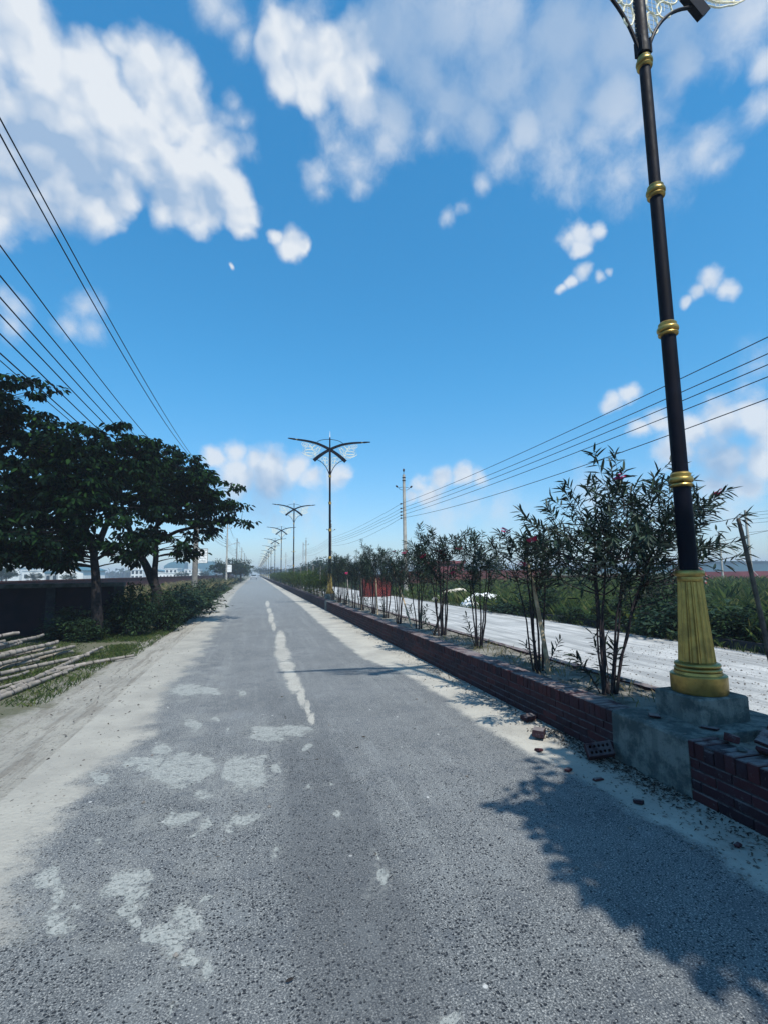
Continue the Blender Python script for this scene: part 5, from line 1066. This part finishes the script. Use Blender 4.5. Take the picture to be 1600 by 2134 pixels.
def tower(label, loc, w, h, curve, rz):
    t = thing('teal_tower', label, 'building', loc, rz); n = 12; V = []; d = w*.7
    for i in range(n+1):
        x = -w/2+w*i/n; z = h*(1-curve*(max(0, .5-i/n)**2)*2.2-curve*.3*max(0, i/n-.8))
        V += [(x, -d/2, -.3), (x, -d/2, z), (x, d/2, z), (x, d/2, -.3)]
    F = [(i*4+k, i*4+4+k, i*4+4+(k+1) % 4, i*4+(k+1) % 4) for i in range(n) for k in range(3)]+[(0, 1, 2, 3), (n*4+3, n*4+2, n*4+1, n*4)]
    mb = MB(); mb.add(V, F); ob('cladding', mb.mesh('cl', M['teal']), t)
    for i in range(1, n):
        x = -w/2+w*i/n; mb = MB(); mb.box(x-.12, x+.12, -d/2-.14, -d/2-.003, 0, V[i*4+1][2]*.97); ob('mullion', mb.mesh('mu', M['roofblue']), t)
    for z in (h*.33, h*.62): mb = MB(); mb.box(-w/2+.1, w/2-.1, -d/2-.12, -d/2-.002, z, z+.3); ob('floor_band', mb.mesh('fb', M['roofblue']), t)
tower('wide teal net-clad tower with curved top, left of the notice board pole', (-57.3, 396, 0), 14.5, 11.4, .5, -.14)
tower('teal net-clad tower right below the notice board', (-36.0, 398, 0), 12.0, 11.6, .35, -.09)
for k, (x, w, h, lb) in enumerate([(-48, 5, 10.5, 'pale far apartment block, left of three beside the right teal tower'), (-41, 6, 14.0, 'tallest pale far apartment block beside the right teal tower'), (-34.5, 5, 10.4, 'pale far apartment block just left of the street-light pole'), (-27.5, 4, 6.2, 'small pale far block behind the street-light pole')]):
    building('apartment_block', lb, (x, 598, 0), w, 8, h, M['grey'], -.07, 5, 4, 1.2, win=(.7, .9), group='far apartment blocks')
for k, (x, y, w, h, lb) in enumerate([(-61.6, 169, 7, 3.4, 'white works building above the left wall, left of the gabled house'), (-70, 176, 5, 4.4, 'white upright works block above the left wall'), (-66, 200, 9, 3.0, 'low white shed above the left wall'), (-96, 175, 9, 4, 'pale building at the far left above the wall'), (-49.5, 150, 5.5, 2.5, 'low dark-roofed shed attached left of the white gabled house'), (-52, 320, 8, 5, 'small pale block beyond the grey-green shed')]):
    building('works_building', lb, (x, y, 0), w, 7, h, M['plaster'] if k != 4 else M['grey'], -.33, 1, 3, roofm=M['roofblue'] if k in (2, 4) else None)
building('blue_shed', 'very long dark blue-roofed shed on the right horizon', (205, 178, 0), 110, 20, 3.2, M['roofblue'], -.85, 0, 0, gable=1.2)
building('pink_house', 'small pinkish hut half hidden behind the tall flowering oleander', (19.5, 50, 0), 4, 3, 2.4, M['pinkwall'], -.3, 1, 2, win=(.5, .6))
# far trees
def fartree(name, label, loc, h, w, seed, group, m=None, n=90, per=22, flat=.5):
    e = [(0, 0, h*.62, w*.5, w*.5, h*.3), (w*.25, 0, h*.5, w*.32, w*.35, h*.22), (-w*.28, 0, h*.55, w*.3, w*.35, h*.22)]
    C, me = crown(seed, e, n, per, .05*h+.06, .03*h+.03, flat, .12*h, m or M['leaf_far'], .1)
    return limb_tree(name, label, 'tree', [([(0, 0, -.1), (0, 0, h*.3), (.05*h, 0, h*.6)], [.03*h, .022*h, .01*h]), ([(0, 0, h*.28), (-w*.2, 0, h*.55)], [.016*h, .006*h])], (C, me), group, .01*h, thin=3), loc
FT = [fartree('far_tree', '', None, 5.2, 6.5, 70+k, None)[0] for k in range(3)]
ft = [(-4.6, 92, 1.0, 'dark spreading tree right behind the street-light pole on the left'), (-2.9, 104, .98, 'dark tree beyond the street-light pole, nearest the road'), (-6.5, 110, .9, 'dark tree behind the far left poles'), (-3.4, 128, .75, 'small dark tree closing the left row'), (-5.5, 150, .8, 'far tree on the left by the vanishing point'),
      (7.2, 88, .62, 'small dark tree just left of the first complete lamp pole, above the hedge'), (9.0, 84, .8, 'dark tree right of the second lamp, above the hedge'), (11.2, 80, .9, 'bushy dark tree touching the first complete lamp on its left'), (12.3, 86, .8, 'dark tree behind the first complete lamp'), (15.8, 84, .75, 'dark tree right of the first complete lamp behind oleanders'), (14, 74, .7, 'dark low tree behind the far oleanders'),
      (-46.4, 110.7, .85, 'green tree at the far left above the boundary wall'), (-52, 122, .7, 'second green tree at the far left above the boundary wall'), (-44.5, 118, .55, 'small green tree left of the white works building'), (-36, 112, .5, 'small green tree between works buildings above the wall'), (-20, 150, .6, 'green tree beside the long low white building'), (-15, 160, .6, 'green tree before the apartment blocks'),
      (2.5, 240, 1.1, 'hazy tree at the vanishing point, left'), (8, 235, 1.1, 'hazy tree at the vanishing point, right'), (38, 75, .75, 'green tree far off in the right-hand field'), (55, 70, .8, 'green tree by the far blue-roofed shed'), (30, 70, .7, 'green tree beyond the dark red wall')]
for k, (x, y, s, lb) in enumerate(ft):
    o = FT[k] if k < 3 else copy_tree(FT[k % 3]); o.location = (x, y, -.05); o.scale = (s, s, s); o.rotation_euler[2] = k*1.9; tag(o, lb, 'tree', 'far trees')
# far-off wood along the horizon
rs = np.random.RandomState(77); Vs = []; Fs = []; off = 0
P = []; 
for k in range(900):
    a = rs.uniform(-1.15, 1.5); dd_ = rs.uniform(420, 700); h = rs.uniform(3, 8)
    if abs(a) < .012: continue
    n = 26; o = unit(rs.normal(size=(n, 3)))*rs.rand(n, 1)**.4*[h*.9, h*.9, h*.5]; P.append(o+[math.sin(a)*dd_, math.cos(a)*dd_, h*.45])
P = np.concatenate(P); n = len(P); V, F = leaves(P, rs.normal(size=(n, 3)), rs.normal(size=(n, 3)), rs.uniform(2, 4, n), rs.uniform(1.2, 2.4, n))
tag(ob('distant_woodland', npmesh('wood', V, F, M['leaf_far'])), 'far-off low woodland along the horizon', 'woodland', kind='stuff')
# far car and people-sized things at the end of the road
def car(loc, label):
    t = thing('car', label, 'car', loc); mb = MB()
    pr = [(-2.1, .35), (-2.15, .75), (-1.9, .92), (-1.0, 1.0), (-.5, 1.42), (1.0, 1.45), (1.6, 1.05), (2.1, .95), (2.15, .4)]
    V = [(-.85, y, z) for y, z in pr]+[(.85, y, z) for y, z in pr]; n = len(pr)
    F = [(i, (i+1) % n, n+(i+1) % n, n+i) for i in range(n)]+[tuple(range(n))[::-1], tuple(range(n, 2*n))]; mb.add(V, F); ob('body', mb.mesh('body', M['carpaint']), t)
    mb = MB(); mb.add([(-.74, -1.02, 1.03), (.74, -1.02, 1.03), (.64, -.56, 1.40), (-.64, -.56, 1.40)], [(0, 1, 2, 3)]); o = ob('windscreen', mb.mesh('ws', M['pane']), t); o.location = (0, -.02, .01)
    for s in (-1, 1):
        for y in (-1.35, 1.35):
            w = ob('wheel', MB().tube([(s*.72, y, .32), (s*.90, y, .32)], [.32, .32], 16).mesh('tyre', M['rubber'], True), t)
        mb = MB(); mb.box(s*.68-.12, s*.68+.12, -2.17, -2.12, .66, .8); ob('headlight', mb.mesh('hl', M['white']), t)
car((-.5, 158, 0), 'tiny grey car far down the road near the vanishing point')
# antenna mast
t = thing('radio_mast', 'thin lattice radio mast on the horizon left of the first complete lamp', 'mast', (18.3, 199.2, 0)); mb = MB()
for s in ((-.5, -.5), (.5, -.5), (0, .6)): mb.tube([(s[0], s[1], 0), (s[0]*.25, s[1]*.25, 14)], .07, 4)
for k in range(14): w = .5*(1-.055*k); mb.tube([(-w, -w, k), (w*.95, -w*.95, k+1)], .045, 4); mb.tube([(w, -w, k), (0, w, k+1)], .045, 4)
ob('lattice', mb.mesh('mast', M['grey']), t)
HAZE = .0013
if HAZE:
    m = bpy.data.materials.new('haze'); m.use_nodes = True; tt = m.node_tree; tt.nodes.clear()
    vo = tt.nodes.new('ShaderNodeVolumePrincipled'); vo.inputs['Color'].default_value = (.78, .88, 1., 1); vo.inputs['Density'].default_value = HAZE; vo.inputs['Anisotropy'].default_value = .2
    mo = tt.nodes.new('ShaderNodeOutputMaterial'); tt.links.new(vo.outputs[0], mo.inputs['Volume'])
    mb = MB(); mb.box(-1010, 1010, -1010, 1010, -1.2, 15.5); tag(ob('haze', mb.mesh('haze', m)), 'thin pale haze over the plain', 'haze', kind='stuff')
